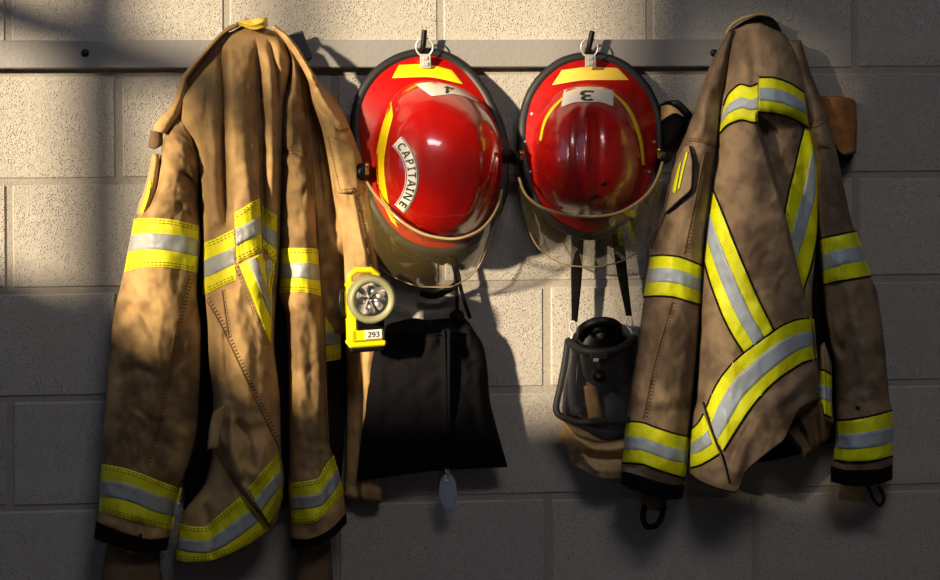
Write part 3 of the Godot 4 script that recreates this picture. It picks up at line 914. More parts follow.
	# left sleeve
	var ls := panel([30, 729, 45, 721, 60, 712, 95, 700, 120, 691, 140, 683, 160, 674, 200, 665, 240, 654, 300, 644, 350, 637, 400, 629, 440, 624, 470, 621, 490, 619, 505, 619],
		[30, 734, 60, 729, 80, 726, 110, 721, 140, 718, 200, 712, 250, 704, 300, 701, 350, 697, 390, 693, 420, 690, 450, 687, 490, 682, 505, 681],
		[0, 32, 1, 30], [0, 487, 0.35, 494, 0.7, 500, 1, 499], [0, 0.075], [30, 0.02, 70, 0.05, 140, 0.08, 400, 0.08, 505, 0.07],
		[["r", [683, 142, 700, 143, 718, 149], -0.007, 2.5], ["r", [684, 150, 700, 152, 716, 160], 0.005, 5], ["r", [716, 95, 712, 115, 711, 130], -0.012, 6], ["r", [706, 160, 699, 200, 691, 240], 0.008, 5], ["r", [650, 330, 665, 320, 690, 330], 0.006, 8],
		["r", [640, 395, 655, 402, 690, 396], 0.006, 6], ["r", [637, 405, 655, 412, 685, 408], -0.006, 4], ["r", [660, 350, 672, 360, 690, 352], -0.005, 6], ["r", [630, 470, 660, 482, 684, 484], -0.004, 4], ["r", [645, 300, 650, 350, 640, 390], 0.005, 8]], 0.005)
	obj("sleeve", panel_mesh(ls, 60, 160, 0.55), M.brown, t)
	hf = on(ls)
	band(t, hf, [[650, 257, 662, 256, 676, 257, 689, 261, 703, 267], [648, 269, 660, 268, 675, 269, 688, 273, 702, 279], [646, 283, 658, 282, 674, 283, 688, 287, 702, 292], [643, 296, 656, 295, 672, 296, 687, 300, 701, 304]], true, true)
	band(t, hf, [[626, 422, 640, 423, 655, 428, 670, 433, 690, 438], [625, 436, 640, 437, 655, 442, 670, 447, 688, 451], [624, 449, 640, 450, 655, 455, 670, 460, 687, 464], [622, 462, 640, 463, 655, 468, 670, 473, 685, 477]], true, true)
	seam(t, hf, [705, 152, 699, 180, 693, 210, 686, 245, 684, 254], true)
	seam(t, hf, [672, 302, 662, 335, 654, 365, 648, 395, 643, 419], true)
	seam(t, hf, [682, 141, 692, 141, 705, 143, 719, 149], false)
	obj("cuff_edge", patch(hf, V([622, 471, 635, 474, 650, 479, 668, 484, 685, 485]), V([620, 484, 634, 490, 650, 495, 668, 499, 682, 498]), 0.004, 30, 6, true), M.cuff, t)
	var flap := obj("sleeve_pocket_flap", patch(hf, V([684, 146, 678, 158, 672, 172, 667, 192, 663, 214]), V([690, 146, 693, 165, 692, 188, 680, 200, 666, 213]), 0.012, 26, 10), M.brown, t)
	obj("reflective_trim", patch(hf, V([686, 152, 681, 172, 677, 190]), V([688.5, 152, 683.5, 172, 679.5, 190]), 0.0135, 12, 2), M.lime, flap)
	obj("reflective_trim", patch(hf, V([679, 164, 675, 178, 672, 192]), V([682, 160, 679, 176, 676, 194]), 0.0135, 12, 2), M.lime, flap)
	obj("edge_piping", ribbon(hf, V([690, 146, 693, 165, 692, 187, 680, 200, 666, 213]), 2.2, 0.0125), M.edge, flap)
	var wr := panel([488, 634, 500, 640, 512, 646], [488, 676, 500, 668, 512, 662], [0, 490, 1, 494], [0, 508, 1, 512], [0, 0.075], [0, 0.035], [["r", [640, 494, 655, 502, 664, 508], 0.005, 3]], 0.004)
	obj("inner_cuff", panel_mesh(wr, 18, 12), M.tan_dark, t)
	obj("thumb_loop", tube(px_path([645, 505, 0.10, 643, 517, 0.10, 648, 527, 0.10, 655, 526, 0.10, 661, 518, 0.10, 664, 505, 0.10], 20), 0.0055, false, 8, 0.4), M.webbing, t)

	# right sleeve
	var rs := panel([36, 782, 60, 790, 90, 797, 128, 808, 160, 815, 200, 817, 230, 818, 260, 820, 300, 823, 340, 829, 380, 834, 440, 835, 465, 831, 490, 830],
		[36, 800, 50, 804, 76, 812, 107, 825, 130, 831, 148, 836, 197, 846, 223, 852, 237, 858, 273, 869, 289, 876, 310, 880, 348, 885, 402, 890, 414, 893, 450, 893, 466, 893, 490, 892],
		[0, 40, 1, 40], [0, 482, 0.5, 487, 1, 480], [0, 0.05], [36, 0.03, 80, 0.055, 150, 0.08, 400, 0.085, 490, 0.07],
		[["r", [811, 126, 822, 122, 830, 116], -0.007, 2.5], ["r", [814, 155, 822, 145, 836, 150], 0.006, 3], ["r", [820, 200, 830, 190, 845, 205], 0.006, 6], ["r", [826, 330, 836, 345, 840, 350], -0.010, 5], ["r", [850, 290, 862, 330, 868, 380], 0.006, 8], ["r", [838, 300, 846, 340, 856, 390], -0.006, 8], ["r", [840, 405, 868, 402, 890, 398], -0.004, 4]], 0.005)
	obj("sleeve", panel_mesh(rs, 52, 150, 0.50), M.brown, t)
	hf = on(rs)
	band(t, hf, [[819, 240, 830, 237, 840, 235, 850, 233, 857, 232], [821, 255, 832, 251, 842, 249, 853, 247, 862, 246], [822, 271, 834, 267, 845, 264, 856, 262, 867, 260], [823, 284, 836, 281, 847, 279, 860, 277, 871, 275]], true, true)
	band(t, hf, [[836, 421, 850, 420, 864, 418, 878, 415, 893, 411], [836, 434, 850, 434, 864, 432, 878, 430, 893, 427], [836, 448, 850, 449, 864, 448, 878, 446, 893, 442], [834, 459, 848, 461, 862, 461, 878, 459, 893, 455]], true, true)
	obj("cuff_edge", patch(hf, V([831, 466, 848, 470, 865, 470, 880, 469, 892, 464]), V([831, 480, 848, 486, 865, 486, 880, 484, 892, 479]), 0.004, 26, 6, true), M.cuff, t)
	seam(t, hf, [811, 128, 820, 125, 831, 118], false)
	seam(t, hf, [815, 150, 823, 146, 831, 148], false)
	var sn := obj("snap_button", lathe(W(858, 408, H(rs, 858, 408) + 0.002), Basis(), [0.0, 0.003, 0.002, 0.0026, 0.0034, 0.001, 0.004, -0.002], 12), M.iron, t)
	sn.set_meta("label", "small metal snap")
	wr = panel([480, 842, 500, 838], [480, 868, 502, 866], [0, 482, 1, 482], [0, 499, 1, 502], [0, 0.06], [0, 0.025], [], 0.003)
	obj("inner_cuff", panel_mesh(wr, 14, 10), M.hood, t)
	obj("thumb_loop", tube(px_path([868, 486, 0.08, 874, 500, 0.08, 880, 506, 0.08, 884, 498, 0.08, 878, 486, 0.08], 18), 0.003, false, 8, 0.5), M.webbing, t)

	# storm flap standing out behind the shoulder, and the collar
	var fp := panel([94, 818, 120, 822, 160, 836], [94, 850, 104, 856, 130, 857, 160, 856], [0, 96, 0.6, 96, 1, 99], [0, 130, 0.4, 156, 1, 153], [0, 0.035], [0, 0.030], [["r", [824, 120, 840, 118, 856, 124], -0.005, 4], ["r", [838, 154, 856, 151], 0.005, 2]], 0.003)
	obj("storm_flap", panel_mesh(fp, 20, 24), M.flap, t)
	var fu := panel([150, 832, 168, 836], [150, 855, 168, 850], [0, 150, 1, 150], [0, 165, 0.5, 168, 1, 158], [0, 0.03], [0, 0.02], [], 0.002)
	obj("storm_flap_lining", panel_mesh(fu, 12, 10), M.lining, t)
	var cl := panel([13, 752, 18, 738, 24, 731, 34, 726], [13, 768, 17, 772, 24, 778, 34, 783], [0, 32, 0.35, 18, 0.7, 13, 1, 18], [0, 36, 0.4, 30, 0.7, 30, 1, 34], [0, 0.045], [0, 0.02], [], 0.002)
	obj("collar_lining", panel_mesh(cl, 20, 14), M.lining, t)
	obj("collar_edge", tube(px_path([726, 34, 0.065, 731, 26, 0.072, 739, 20, 0.078, 750, 16, 0.08, 760, 14, 0.08, 768, 15, 0.078], 24), 0.0028, false, 8), M.hood, t)


# ------------------------------------------------------------------ helmets
func polar(c: Vector2, pts: PackedVector2Array) -> PackedVector2Array:
	var a := []
	for q in pts:
		a.append(Vector2((q - c).angle(), q.distance_to(c)))
	a.sort_custom(func(m, n): return m.x < n.x)
	var o := PackedVector2Array()
	var n := a.size()
	for k in range(n - 3, n):
		o.append(a[k] - Vector2(TAU, 0))
	for k in a:
		o.append(k)
	for k in 3:
		o.append(a[k] + Vector2(TAU, 0))
	return o


func HH(h: Dictionary, x: float, y: float) -> float:
	var d: Vector2 = Vector2(x, y) - h.c
	var g := d.angle()
	var r := d.length()
	var rc := sp(h.crown, g)
	var z: float = h.z + d.dot(h.tilt)
	if r <= rc:
		var t := r / rc
		z += h.high * pow(maxf(1.0 - pow(t, 2.4), 0.0), 0.55)
		for f in h.ridges:
			var k := seg_dist(Vector2(x, y), f[0]) / float(f[2])
			if k < 3.0:
				z += f[1] * exp(-k * k) * smoothstep(1.0, 0.8, t)
	else:
		var rb := maxf(sp(h.brim, g), rc + 1.0)
		var t := clampf((r - rc) / (rb - rc), 0.0, 1.0)
		z -= h.drop * t * minf(1.0, (rb - rc) / 20.0)
	return z


func helmet(t: Node3D, h: Dictionary, mat: Material) -> void:
	var v := PackedVector3Array()
	var idx := PackedInt32Array()
	var n := 144
	var nc := 44
	var nb := 8
	var rows := nc + nb + 1
	var rim := PackedVector3Array()
	for j in rows:
		for k in n:
			var g := TAU * k / n - PI
			var dir := Vector2(cos(g), sin(g))
			var rc := sp(h.crown, g)
			var rb := maxf(sp(h.brim, g), rc + 1.2)
			var r := 0.0
			if j <= nc:
				r = rc * sin(PI / 2 * j / nc) * 0.9999
			else:
				r = lerpf(rc, rb, float(j - nc) / nb)
			var q: Vector2 = h.c + dir * r
			v.append(W(q.x, q.y, HH(h, q.x, q.y)))
			if j == rows - 1:
				rim.append(v[v.size() - 1])
	for j in rows - 1:
		for k in n:
			var k2 := (k + 1) % n
			quad(idx, j * n + k, (j + 1) * n + k, (j + 1) * n + k2, j * n + k2)
	# underside
	var base := (rows - 1) * n
	for k in n:
		v.append(rim[k] - Vector3(0, 0, 0.008))
	var c := v.size()
	var mid: Vector2 = h.c
	v.append(W(mid.x, mid.y, h.z + h.high * 0.5))
	for k in n:
		var k2 := (k + 1) % n
		quad(idx, base + k, base + n + k, base + n + k2, base + k2)
		idx.append_array([base + n + k, c, base + n + k2])
	var sh := obj("shell", mesh_from(v, idx), mat, t)
	var hf := func(x: float, y: float) -> float: return HH(h, x, y)
	if h.has("edges"):
		for e in h.edges:
			obj("raised_line", ribbon(hf, V(e), 1.2, 0.0012, 40), mat, sh)
	for k in n:
		rim[k] = rim[k] - Vector3(0, 0, 0.004)
	obj("edge_trim", tube(rim, 0.0102, true, 12, 0.85), M.rubber, t)


func visor(t: Node3D, near: Array, far: Array) -> void:
	var a := px_path(near, 48)
	var b := px_path(far, 48)
	var v := PackedVector3Array()
	var idx := PackedInt32Array()
	var nt := 10
	for i in a.size():
		for j in nt + 1:
			var s := float(j) / nt
			v.append(a[i].lerp(b[i], s) + Vector3(0, -0.006, 0.012) * sin(PI * s))
	var w := nt + 1
	for i in a.size() - 1:
		for j in nt:
			quad(idx, i * w + j, (i + 1) * w + j, (i + 1) * w + j + 1, i * w + j + 1)
	var o := obj("visor", mesh_from(v, idx), M.pane, t)
	o.set_meta("label", "smoky clear face shield")
	obj("visor_rim", tube(a, 0.0026, false, 8, 0.8), M.pane_edge, o)
	obj("visor_edge", tube(b, 0.0014, false, 6), M.pane_edge, o)


func ring_tag(t: Node3D, x: float, y: float, z: float, y1: float) -> void:
	var c := W(x, y, z)
	obj("hanging_ring", tube(ring(c, Vector3(0.0155, 0, 0.002), Vector3(0, 0.0165, 0.0)), 0.0017, true, 8), M.steel, t)
	var b := W(x + 1, (y + y1) / 2.0 + 4.0, z + 0.008)
	var hh := (W(x, y + 6, z) - W(x, y1, z)).length()
	obj("ring_bracket", joined([cbox(b, Vector3(0.02, hh, 0.004), 0.0012), cbox(b + Vector3(0, hh * 0.2, 0.003), Vector3(0.009, 0.006, 0.004), 0.001), cbox(b + Vector3(0, -hh * 0.22, 0.003), Vector3(0.011, 0.007, 0.004), 0.001)]), M.steel, t)


func knob(t: Node3D, x: float, y: float, z: float, s: float, side: float) -> void:
	var c := W(x, y, z)
	var k := obj("visor_hinge", lathe(c, Basis(Vector3.UP, side), [0.0, 0.016, 0.009, 0.016, 0.012, 0.012, 0.014, 0.002, 0.014, -0.014, 0.0, -0.014].map(func(q): return q * s), 20), M.black_plastic, t)
	obj("hinge_clip", joined([cbox(c + Vector3(0.010 * signf(side), 0.004, 0.012) * s, Vector3(0.006, 0.016, 0.006) * s, 0.001), lathe(c + Vector3(0.010 * signf(side), 0.012, 0.014) * s, Basis(), [0.0, 0.004, 0.004, 0.003, 0.005, -0.003], 10)]), M.brass, k)


func helmets() -> void:
	# captain's helmet, turned a little to its side
	var t := thing("firefighter_helmet", "glossy red helmet lettered CAPITAINE on a white curved sticker", "helmet", W(428, 52, 0.03), "red helmets on the rail")
	var c := Vector2(438, 160)
	var h := {"c": c, "z": 0.095, "high": 0.13, "drop": 0.028, "tilt": Vector2(-0.00018, 0.00032), "ridges": [
		[V([434, 100, 452, 104, 470, 112, 480, 140, 482, 180, 470, 215, 455, 236]), 0.004, 7.0], [V([500, 140, 492, 180, 478, 215, 466, 236]), -0.006, 2.5], [V([380, 118, 384, 170, 398, 215]), -0.003, 4.0], [V([407, 122, 420, 113, 440, 111, 458, 116, 466, 124]), 0.0025, 5.0]]}
	h.crown = polar(c, V([419, 82, 400, 91, 389, 106, 379, 130, 376, 160, 379, 190, 390, 215, 408, 231, 430, 240, 452, 240, 475, 231, 492, 212, 501, 188, 503, 165, 502, 141, 492, 117, 471, 96, 443, 84]))
	h.brim = polar(c, V([425, 53, 401, 58, 383, 68, 368, 84, 359, 103, 356, 128, 359, 155, 364, 180, 374, 205, 388, 227, 408, 243, 430, 250, 450, 250, 472, 241, 490, 222, 502, 195, 504, 165, 503, 140, 494, 113, 482, 90, 465, 70, 446, 57]))
	helmet(t, h, M.red)
	var hf := func(x: float, y: float) -> float: return HH(h, x, y)
	obj("reflective_sticker", patch(hf, V([399, 65, 422, 64, 452, 70]), V([392, 78, 425, 77, 463, 84]), 0.0012, 20, 4), M.yellow_tape, t)
	obj("reflective_strip", patch(hf, V([391, 101, 381, 130, 376, 160, 380, 195, 391, 221]), V([393, 116, 387, 140, 384, 165, 388, 200, 398, 228]), 0.0015, 30, 4), M.yellow_tape, t)
	var st := obj("number_sticker", patch(hf, V([415, 84, 432, 82, 450, 85, 465, 92, 478, 101]), V([432, 96, 442, 95, 452, 94, 464, 96, 478, 102]), 0.0015, 24, 6), M.white, t)
	obj("number", lettering("4", hf, Vector2(449, 89.5), 13.0, PI + 0.15, 0.0028, 700, 0.62), M.ink, st)
	# curved CAPITAINE sticker
	var mid := Vector2(364, 176.5)
	var arc := func(r: float, over: float) -> PackedVector2Array:
		var o := PackedVector2Array()
		for k in 25:
			o.append(mid + Vector2.RIGHT.rotated(lerpf(-0.825 - over, 0.745 + over, k / 24.0)) * r)
		return o
	var lab := obj("rank_sticker", patch(hf, arc.call(54.5, 0.0), arc.call(41.5, 0.0), 0.0015, 30, 5), M.white, t)
	obj("sticker_border", joined([patch(hf, arc.call(53.8, -0.015), arc.call(53.2, -0.015), 0.0021, 30, 1), patch(hf, arc.call(42.8, -0.01), arc.call(42.2, -0.01), 0.0021, 30, 1)]), M.ink, lab)
	var word := "CAPITAINE"
	var at := [-0.675, -0.49, -0.305, -0.165, -0.025, 0.145, 0.285, 0.43, 0.625]
	var ms := []
	for k in 9:
		var g: float = at[k]
		ms.append(lettering(word[k], hf, mid + Vector2.RIGHT.rotated(g) * 48.0, 8.0, g + PI / 2, 0.0026, 700))
	obj("rank_lettering", joined(ms), M.ink, lab)
	visor(t, [367, 182, 0.13, 374, 193, 0.15, 388, 209, 0.185, 408, 226, 0.205, 430, 236, 0.215, 452, 239, 0.215, 475, 233, 0.205, 490, 220, 0.185, 499, 203, 0.155, 502, 190, 0.13],
		[362, 200, 0.10, 365, 245, 0.085, 376, 264, 0.08, 400, 280, 0.075, 425, 287, 0.075, 448, 287, 0.075, 465, 280, 0.075, 478, 268, 0.075, 490, 238, 0.08, 502, 205, 0.10])
	knob(t, 361, 172, 0.115, 1.1, 0.5)
	knob(t, 505, 155, 0.085, 0.9, -0.5)
	ring_tag(t, 424.5, 47, 0.052, 67)
	# curtain and chin strap hanging inside the shield
	var nk := panel([232, 392, 245, 396, 262, 412], [232, 486, 245, 476, 262, 452], [0, 234, 1, 230], [0, 246, 0.4, 262, 1, 240], [0, 0.035], [0, 0.03], [], 0.002)
	obj("liner", panel_mesh(nk, 24, 10), M.black_cloth, t)
	obj("chin_strap", tube(px_path([452, 245, 0.05, 454, 262, 0.05, 458, 280, 0.045, 448, 290, 0.04, 432, 296, 0.03, 420, 293, 0.03], 24), 0.006, false, 8, 0.35), M.webbing, t)

	# helmet number three, seen square on
	t = thing("firefighter_helmet", "worn red helmet with a white sticker numbered 3, beside the brown coat", "helmet", W(590, 56, 0.03), "red helmets on the rail")
	c = Vector2(590, 150)
	var h2 := {"c": c, "z": 0.085, "high": 0.135, "drop": 0.03, "tilt": Vector2(0.0, 0.00030), "ridges": [
		[V([587, 106, 586, 130, 586, 170, 590, 206]), 0.005, 4.0], [V([577, 112, 575, 140, 577, 190]), -0.003, 4.0], [V([598, 112, 600, 140, 598, 190]), -0.003, 4.0], [V([556, 130, 562, 117, 574, 110]), 0.003, 4.0], [V([600, 110, 612, 115, 622, 128]), 0.003, 4.0], [V([562, 91, 562, 107]), 0.001, 3.0]]}
	h2.crown = polar(c, V([588, 85, 564, 91, 551, 104, 541, 122, 535, 150, 537, 178, 546, 200, 562, 214, 590, 220, 618, 214, 634, 200, 643, 178, 646, 150, 640, 122, 629, 103, 615, 91]))
	h2.brim = polar(c, V([590, 57, 567, 61, 548, 73, 533, 92, 525, 115, 523, 140, 525, 165, 532, 190, 545, 211, 565, 227, 590, 235, 614, 228, 634, 212, 649, 190, 657, 165, 659, 140, 657, 115, 648, 92, 632, 73, 613, 61]))
	helmet(t, h2, M.red_worn)
	var hg := func(x: float, y: float) -> float: return HH(h2, x, y)
	obj("reflective_sticker", patch(hg, V([562, 70, 590, 67, 618, 68]), V([552, 85, 590, 80, 629, 80]), 0.0012, 20, 4), M.pale_tape, t)
	obj("reflective_strip", patch(hg, V([612, 91, 627, 104, 637, 122, 643, 145, 645, 165]), V([613, 94, 625, 107, 634, 125, 640, 146, 642, 165]), 0.0015, 24, 3), M.yellow_tape, t)
	obj("reflective_strip", patch(hg, V([562, 97, 551, 108, 543, 122, 539, 140]), V([563, 99, 553, 110, 545, 124, 541, 141]), 0.0015, 24, 2), M.yellow_tape, t)
	st = obj("number_sticker", patch(hg, V([564, 90, 580, 87, 600, 87, 614, 91]), V([561, 107, 578, 102, 598, 102, 613, 106]), 0.0018, 20, 6), M.white, t)
	obj("number", lettering("3", hg, Vector2(587, 95.5), 21.0, PI, 0.0032, 700, 0.50), M.ink, st)
	for q in [[525, 142], [530, 172], [654, 142], [649, 172], [532, 114]]:
		var z := HH(h2, q[0], q[1])
		obj("rivet", lathe(W(q[0], q[1], z), Basis(), [0.0, 0.004, 0.0025, 0.0032, 0.0034, 0.0, 0.0034, -0.002], 10), M.steel, t)
	for q in [[604, 184, 3.2], [593, 199, 3.4], [597, 196, 2.6], [561, 208, 2.0]]:
		var g := PackedVector2Array()
		var g2 := PackedVector2Array()
		for k in 7:
			var x: float = q[0] + (k - 3.0) / 3.0 * q[2]
			var e: float = sqrt(maxf(1.0 - pow((k - 3.0) / 3.0, 2), 0.02)) * q[2] * 0.7
			g.append(Vector2(x, q[1] - e))
			g2.append(Vector2(x, q[1] + e))
		obj("scuff", patch(hg, g, g2, 0.0006, 8, 2), M.ink, t)
	visor(t, [519, 178, 0.12, 524, 192, 0.15, 536, 204, 0.18, 552, 211, 0.20, 572, 215, 0.212, 592, 216.5, 0.215, 612, 214.5, 0.21, 632, 206, 0.195, 648, 193, 0.17, 658, 176, 0.14, 663, 160, 0.115],
		[519, 186, 0.11, 523, 212, 0.08, 535, 243, 0.07, 552, 259, 0.07, 572, 266, 0.07, 592, 267, 0.07, 612, 264, 0.07, 632, 256, 0.07, 648, 242, 0.075, 654, 226, 0.08, 660, 190, 0.11])
	knob(t, 516, 158, 0.085, 0.8, 0.5)
	knob(t, 663, 156, 0.105, 1.0, -0.4)
	ring_tag(t, 589.5, 47.5, 0.052, 66)
	nk = panel([218, 556, 230, 566, 240, 580], [218, 636, 230, 618, 240, 604], [0, 220, 1, 216], [0, 228, 0.5, 239, 1, 226], [0, 0.045], [0, 0.03], [], 0.002)
	obj("liner", panel_mesh(nk, 24, 10), M.black_cloth, t)
	var ear := panel([100, 660, 115, 660, 135, 659, 150, 660], [100, 676, 108, 684, 120, 690, 132, 686, 145, 672, 150, 664], [0, 104, 0.5, 101, 1, 108], [0, 148, 0.5, 148, 1, 134], [0, 0.03], [0, 0.05], [["r", [662, 120, 672, 113, 684, 116], 0.008, 2.5]], 0.004)
	var ef := obj("ear_flap", panel_mesh(ear, 24, 20), M.black_cloth, t)
	obj("ear_flap_edge", tube(px_path([668, 104, 0.07, 676, 103, 0.075, 684, 109, 0.07, 690, 119, 0.05, 688, 129, 0.05], 20), 0.006, false, 8), M.rubber, ef)
	obj("ear_flap_lining", patch(on(ear), V([661, 106, 668, 105, 676, 108, 683, 115]), V([661, 121, 668, 116, 676, 113, 684, 117]), 0.002, 14, 4), M.hood, ef)


# ------------------------------------------------------------------ torch, bag, mask
func torch() -> void:
	var at := W(364, 342, 0.128)
	var t := thing("flashlight", "yellow flashlight with a round lens and number plate 293, clipped to the tan coat", "flashlight", at)
	var b := Basis(Vector3.UP, 0.16) * Basis(Vector3.BACK, 0.03)
	ORG = Vector3.ZERO
	t.basis = b
	# local axes: x right, y up, z towards the viewer; about 535 px to the metre
	obj("body", joined([cbox(Vector3(-0.002, 0.056, 0.02), Vector3(0.060, 0.112, 0.040), 0.006), cbox(Vector3(-0.024, 0.06, 0.042), Vector3(0.014, 0.10, 0.010), 0.003), cbox(Vector3(0.0, 0.020, 0.042), Vector3(0.058, 0.022, 0.010), 0.003), cbox(Vector3(0.0, 0.003, 0.020), Vector3(0.066, 0.010, 0.046), 0.003)]), M.torch, t)
	obj("handle", tube(PackedVector3Array([Vector3(-0.026, 0.100, 0.02), Vector3(-0.024, 0.122, 0.022), Vector3(-0.014, 0.131, 0.024), Vector3(0.012, 0.130, 0.024), Vector3(0.024, 0.122, 0.022), Vector3(0.028, 0.100, 0.02)]), 0.0055, false, 10), M.torch, t)
	var c := Vector3(0.006, 0.084, 0.057)
	obj("lens_ring", lathe(c, Basis(), [0.034, -0.03, 0.041, -0.012, 0.042, 0.010, 0.040, 0.018, 0.036, 0.021, 0.030, 0.019, 0.0285, 0.012], 48), M.torch_ring, t)
	var rf := obj("reflector", lathe(c, Basis(), [0.0285, 0.012, 0.022, 0.004, 0.014, -0.004, 0.006, -0.010, 0.0, -0.011], 40), M.mirror, t)
	for k in 6:
		var g := TAU * k / 6 + 0.3
		obj("lamp_bulb", lathe(c + Vector3(cos(g) * 0.014, sin(g) * 0.014, 0.0), Basis(), [0.0, 0.008, 0.0022, 0.0072, 0.0034, 0.004, 0.0036, -0.006], 12), M.white, rf)
	obj("lens", lathe(c, Basis(), [0.0285, 0.0125, 0.018, 0.0145, 0.008, 0.0155, 0.0, 0.016], 40), M.lens, t)
	obj("battery_cover", cbox(Vector3(0.006, 0.037, 0.043), Vector3(0.048, 0.020, 0.008), 0.002), M.black_plastic, t)
	var lb := obj("number_plate", cbox(Vector3(0.010, 0.0205, 0.0475), Vector3(0.030, 0.016, 0.003), 0.0008), M.white, t)
	var g := glyphs("293", ["Droid Sans"], 700)
	var v := PackedVector3Array()
	for q in g[0]:
		v.append(Vector3(0.010 + q.x * 0.0095, 0.0205 + q.y * 0.0095, 0.0494))
	obj("number", mesh_from(v, g[1]), M.ink, lb)
	obj("base_cap", cbox(Vector3(0.0, -0.006, 0.02), Vector3(0.060, 0.010, 0.042), 0.003), M.black_plastic, t)
	obj("clip", tube(PackedVector3Array([Vector3(-0.030, 0.10, 0.015), Vector3(-0.040, 0.096, 0.02), Vector3(-0.043, 0.075, 0.022), Vector3(-0.040, 0.055, 0.02), Vector3(-0.031, 0.050, 0.015)]), 0.004, false, 8), M.black_plastic, t)


func bag() -> void:
	var t := thing("drawstring_bag", "black cloth drawstring bag hanging below the CAPITAINE helmet", "bag", W(432, 470, 0.02))
	var p := panel([316, 402, 324, 384, 336, 379, 348, 374, 370, 370, 400, 366, 440, 361, 480, 357], [316, 466, 322, 469, 330, 474, 345, 483, 365, 487, 400, 490, 425, 496, 450, 503, 468, 508],
		[0, 326, 0.25, 318, 0.5, 322, 0.75, 318, 0.95, 317, 1, 322], [0, 481, 0.25, 475, 0.45, 467, 0.6, 465, 0.8, 466, 1, 467], [0, 0.052], [316, 0.015, 340, 0.045, 420, 0.045, 480, 0.012],
		[["r", [405, 320, 400, 345, 396, 360], -0.008, 5], ["r", [425, 320, 424, 340, 420, 356], -0.008, 4], ["r", [440, 320, 441, 345], -0.008, 3], ["r", [458, 318, 462, 340, 468, 356], -0.008, 5], ["r", [412, 318, 412, 335], 0.006, 4], ["r", [448, 320, 450, 340], 0.006, 4],
		["r", [446, 340, 447, 400, 447, 465], 0.008, 3], ["r", [380, 360, 374, 420, 366, 470], 0.006, 8], ["r", [478, 370, 484, 420, 494, 460], 0.006, 6], ["r", [405, 430, 430, 420, 446, 440], -0.005, 9]], 0.005)
	obj("pouch", panel_mesh(p, 60, 80), M.black_cloth, t)
	var hf := on(p)
	obj("gathered_top", patch(hf, V([386, 331, 410, 328, 430, 331, 450, 329, 470, 330]), V([384, 335, 410, 333, 430, 336, 450, 334, 473, 334]), 0.004, 30, 3), M.webbing, t)
	for q in [[457, 318, 0.06, 457, 300, 0.055, 456, 285, 0.05, 454, 262, 0.05, 446, 250, 0.05], [470, 318, 0.045, 464, 300, 0.05, 460, 285, 0.05, 455, 262, 0.05, 448, 250, 0.05],
			[444, 330, 0.103, 445, 360, 0.107, 446, 400, 0.107, 446, 440, 0.098, 447, 468, 0.075], [449, 330, 0.103, 449, 360, 0.107, 449, 400, 0.107, 449, 440, 0.098, 448, 468, 0.075]]:
		obj("drawcord", tube(px_path(q, 24), 0.0034, false, 8), M.webbing, t)
	obj("cord_knot", lathe(W(457, 317, 0.062), Basis(), [0.0, 0.012, 0.009, 0.009, 0.014, 0.0, 0.009, -0.009, 0.0, -0.012], 16), M.webbing, t)
	t = thing("key_tag", "clear oval tag dangling from the black bag's cord", "tag", W(448, 508, 0.06))
	var v := W(448, 491, 0.065)
	var pts := ring(v, Vector3(0.0150, 0, 0.004), Vector3(0, 0.031, 0), 36)
	var vv := PackedVector3Array()
	var idx := PackedInt32Array()
	for s in [0.0015, -0.0015]:
		for q in pts:
			vv.append(q + Vector3(0, 0, s))
	for q in 2:
		vv.append(v + Vector3(0, 0, 0.0022 if q == 0 else -0.0022))
	for k in 36:
		var k2 := (k + 1) % 36
		idx.append_array([72, k2, k])
		idx.append_array([73, 36 + k, 36 + k2])
		quad(idx, k, k2, 36 + k2, 36 + k)
	var ov := obj("oval", mesh_from(vv, idx), M.clear_tag, t)
	obj("rim", tube(ring(v, Vector3(0.0150, 0, 0.004), Vector3(0, 0.031, 0), 40), 0.0012, true, 6), M.clear_tag, ov)
	obj("clasp", joined([tube(ring(W(447.5, 477, 0.067), Vector3(0.004, 0, 0.002), Vector3(0, 0.008, 0), 20), 0.0014, true, 6), lathe(W(447, 469, 0.07), Basis(Vector3.RIGHT, PI / 2), [0.0, 0.006, 0.004, 0.005, 0.0045, -0.005, 0.0, -0.006], 12)]), M.steel, t)


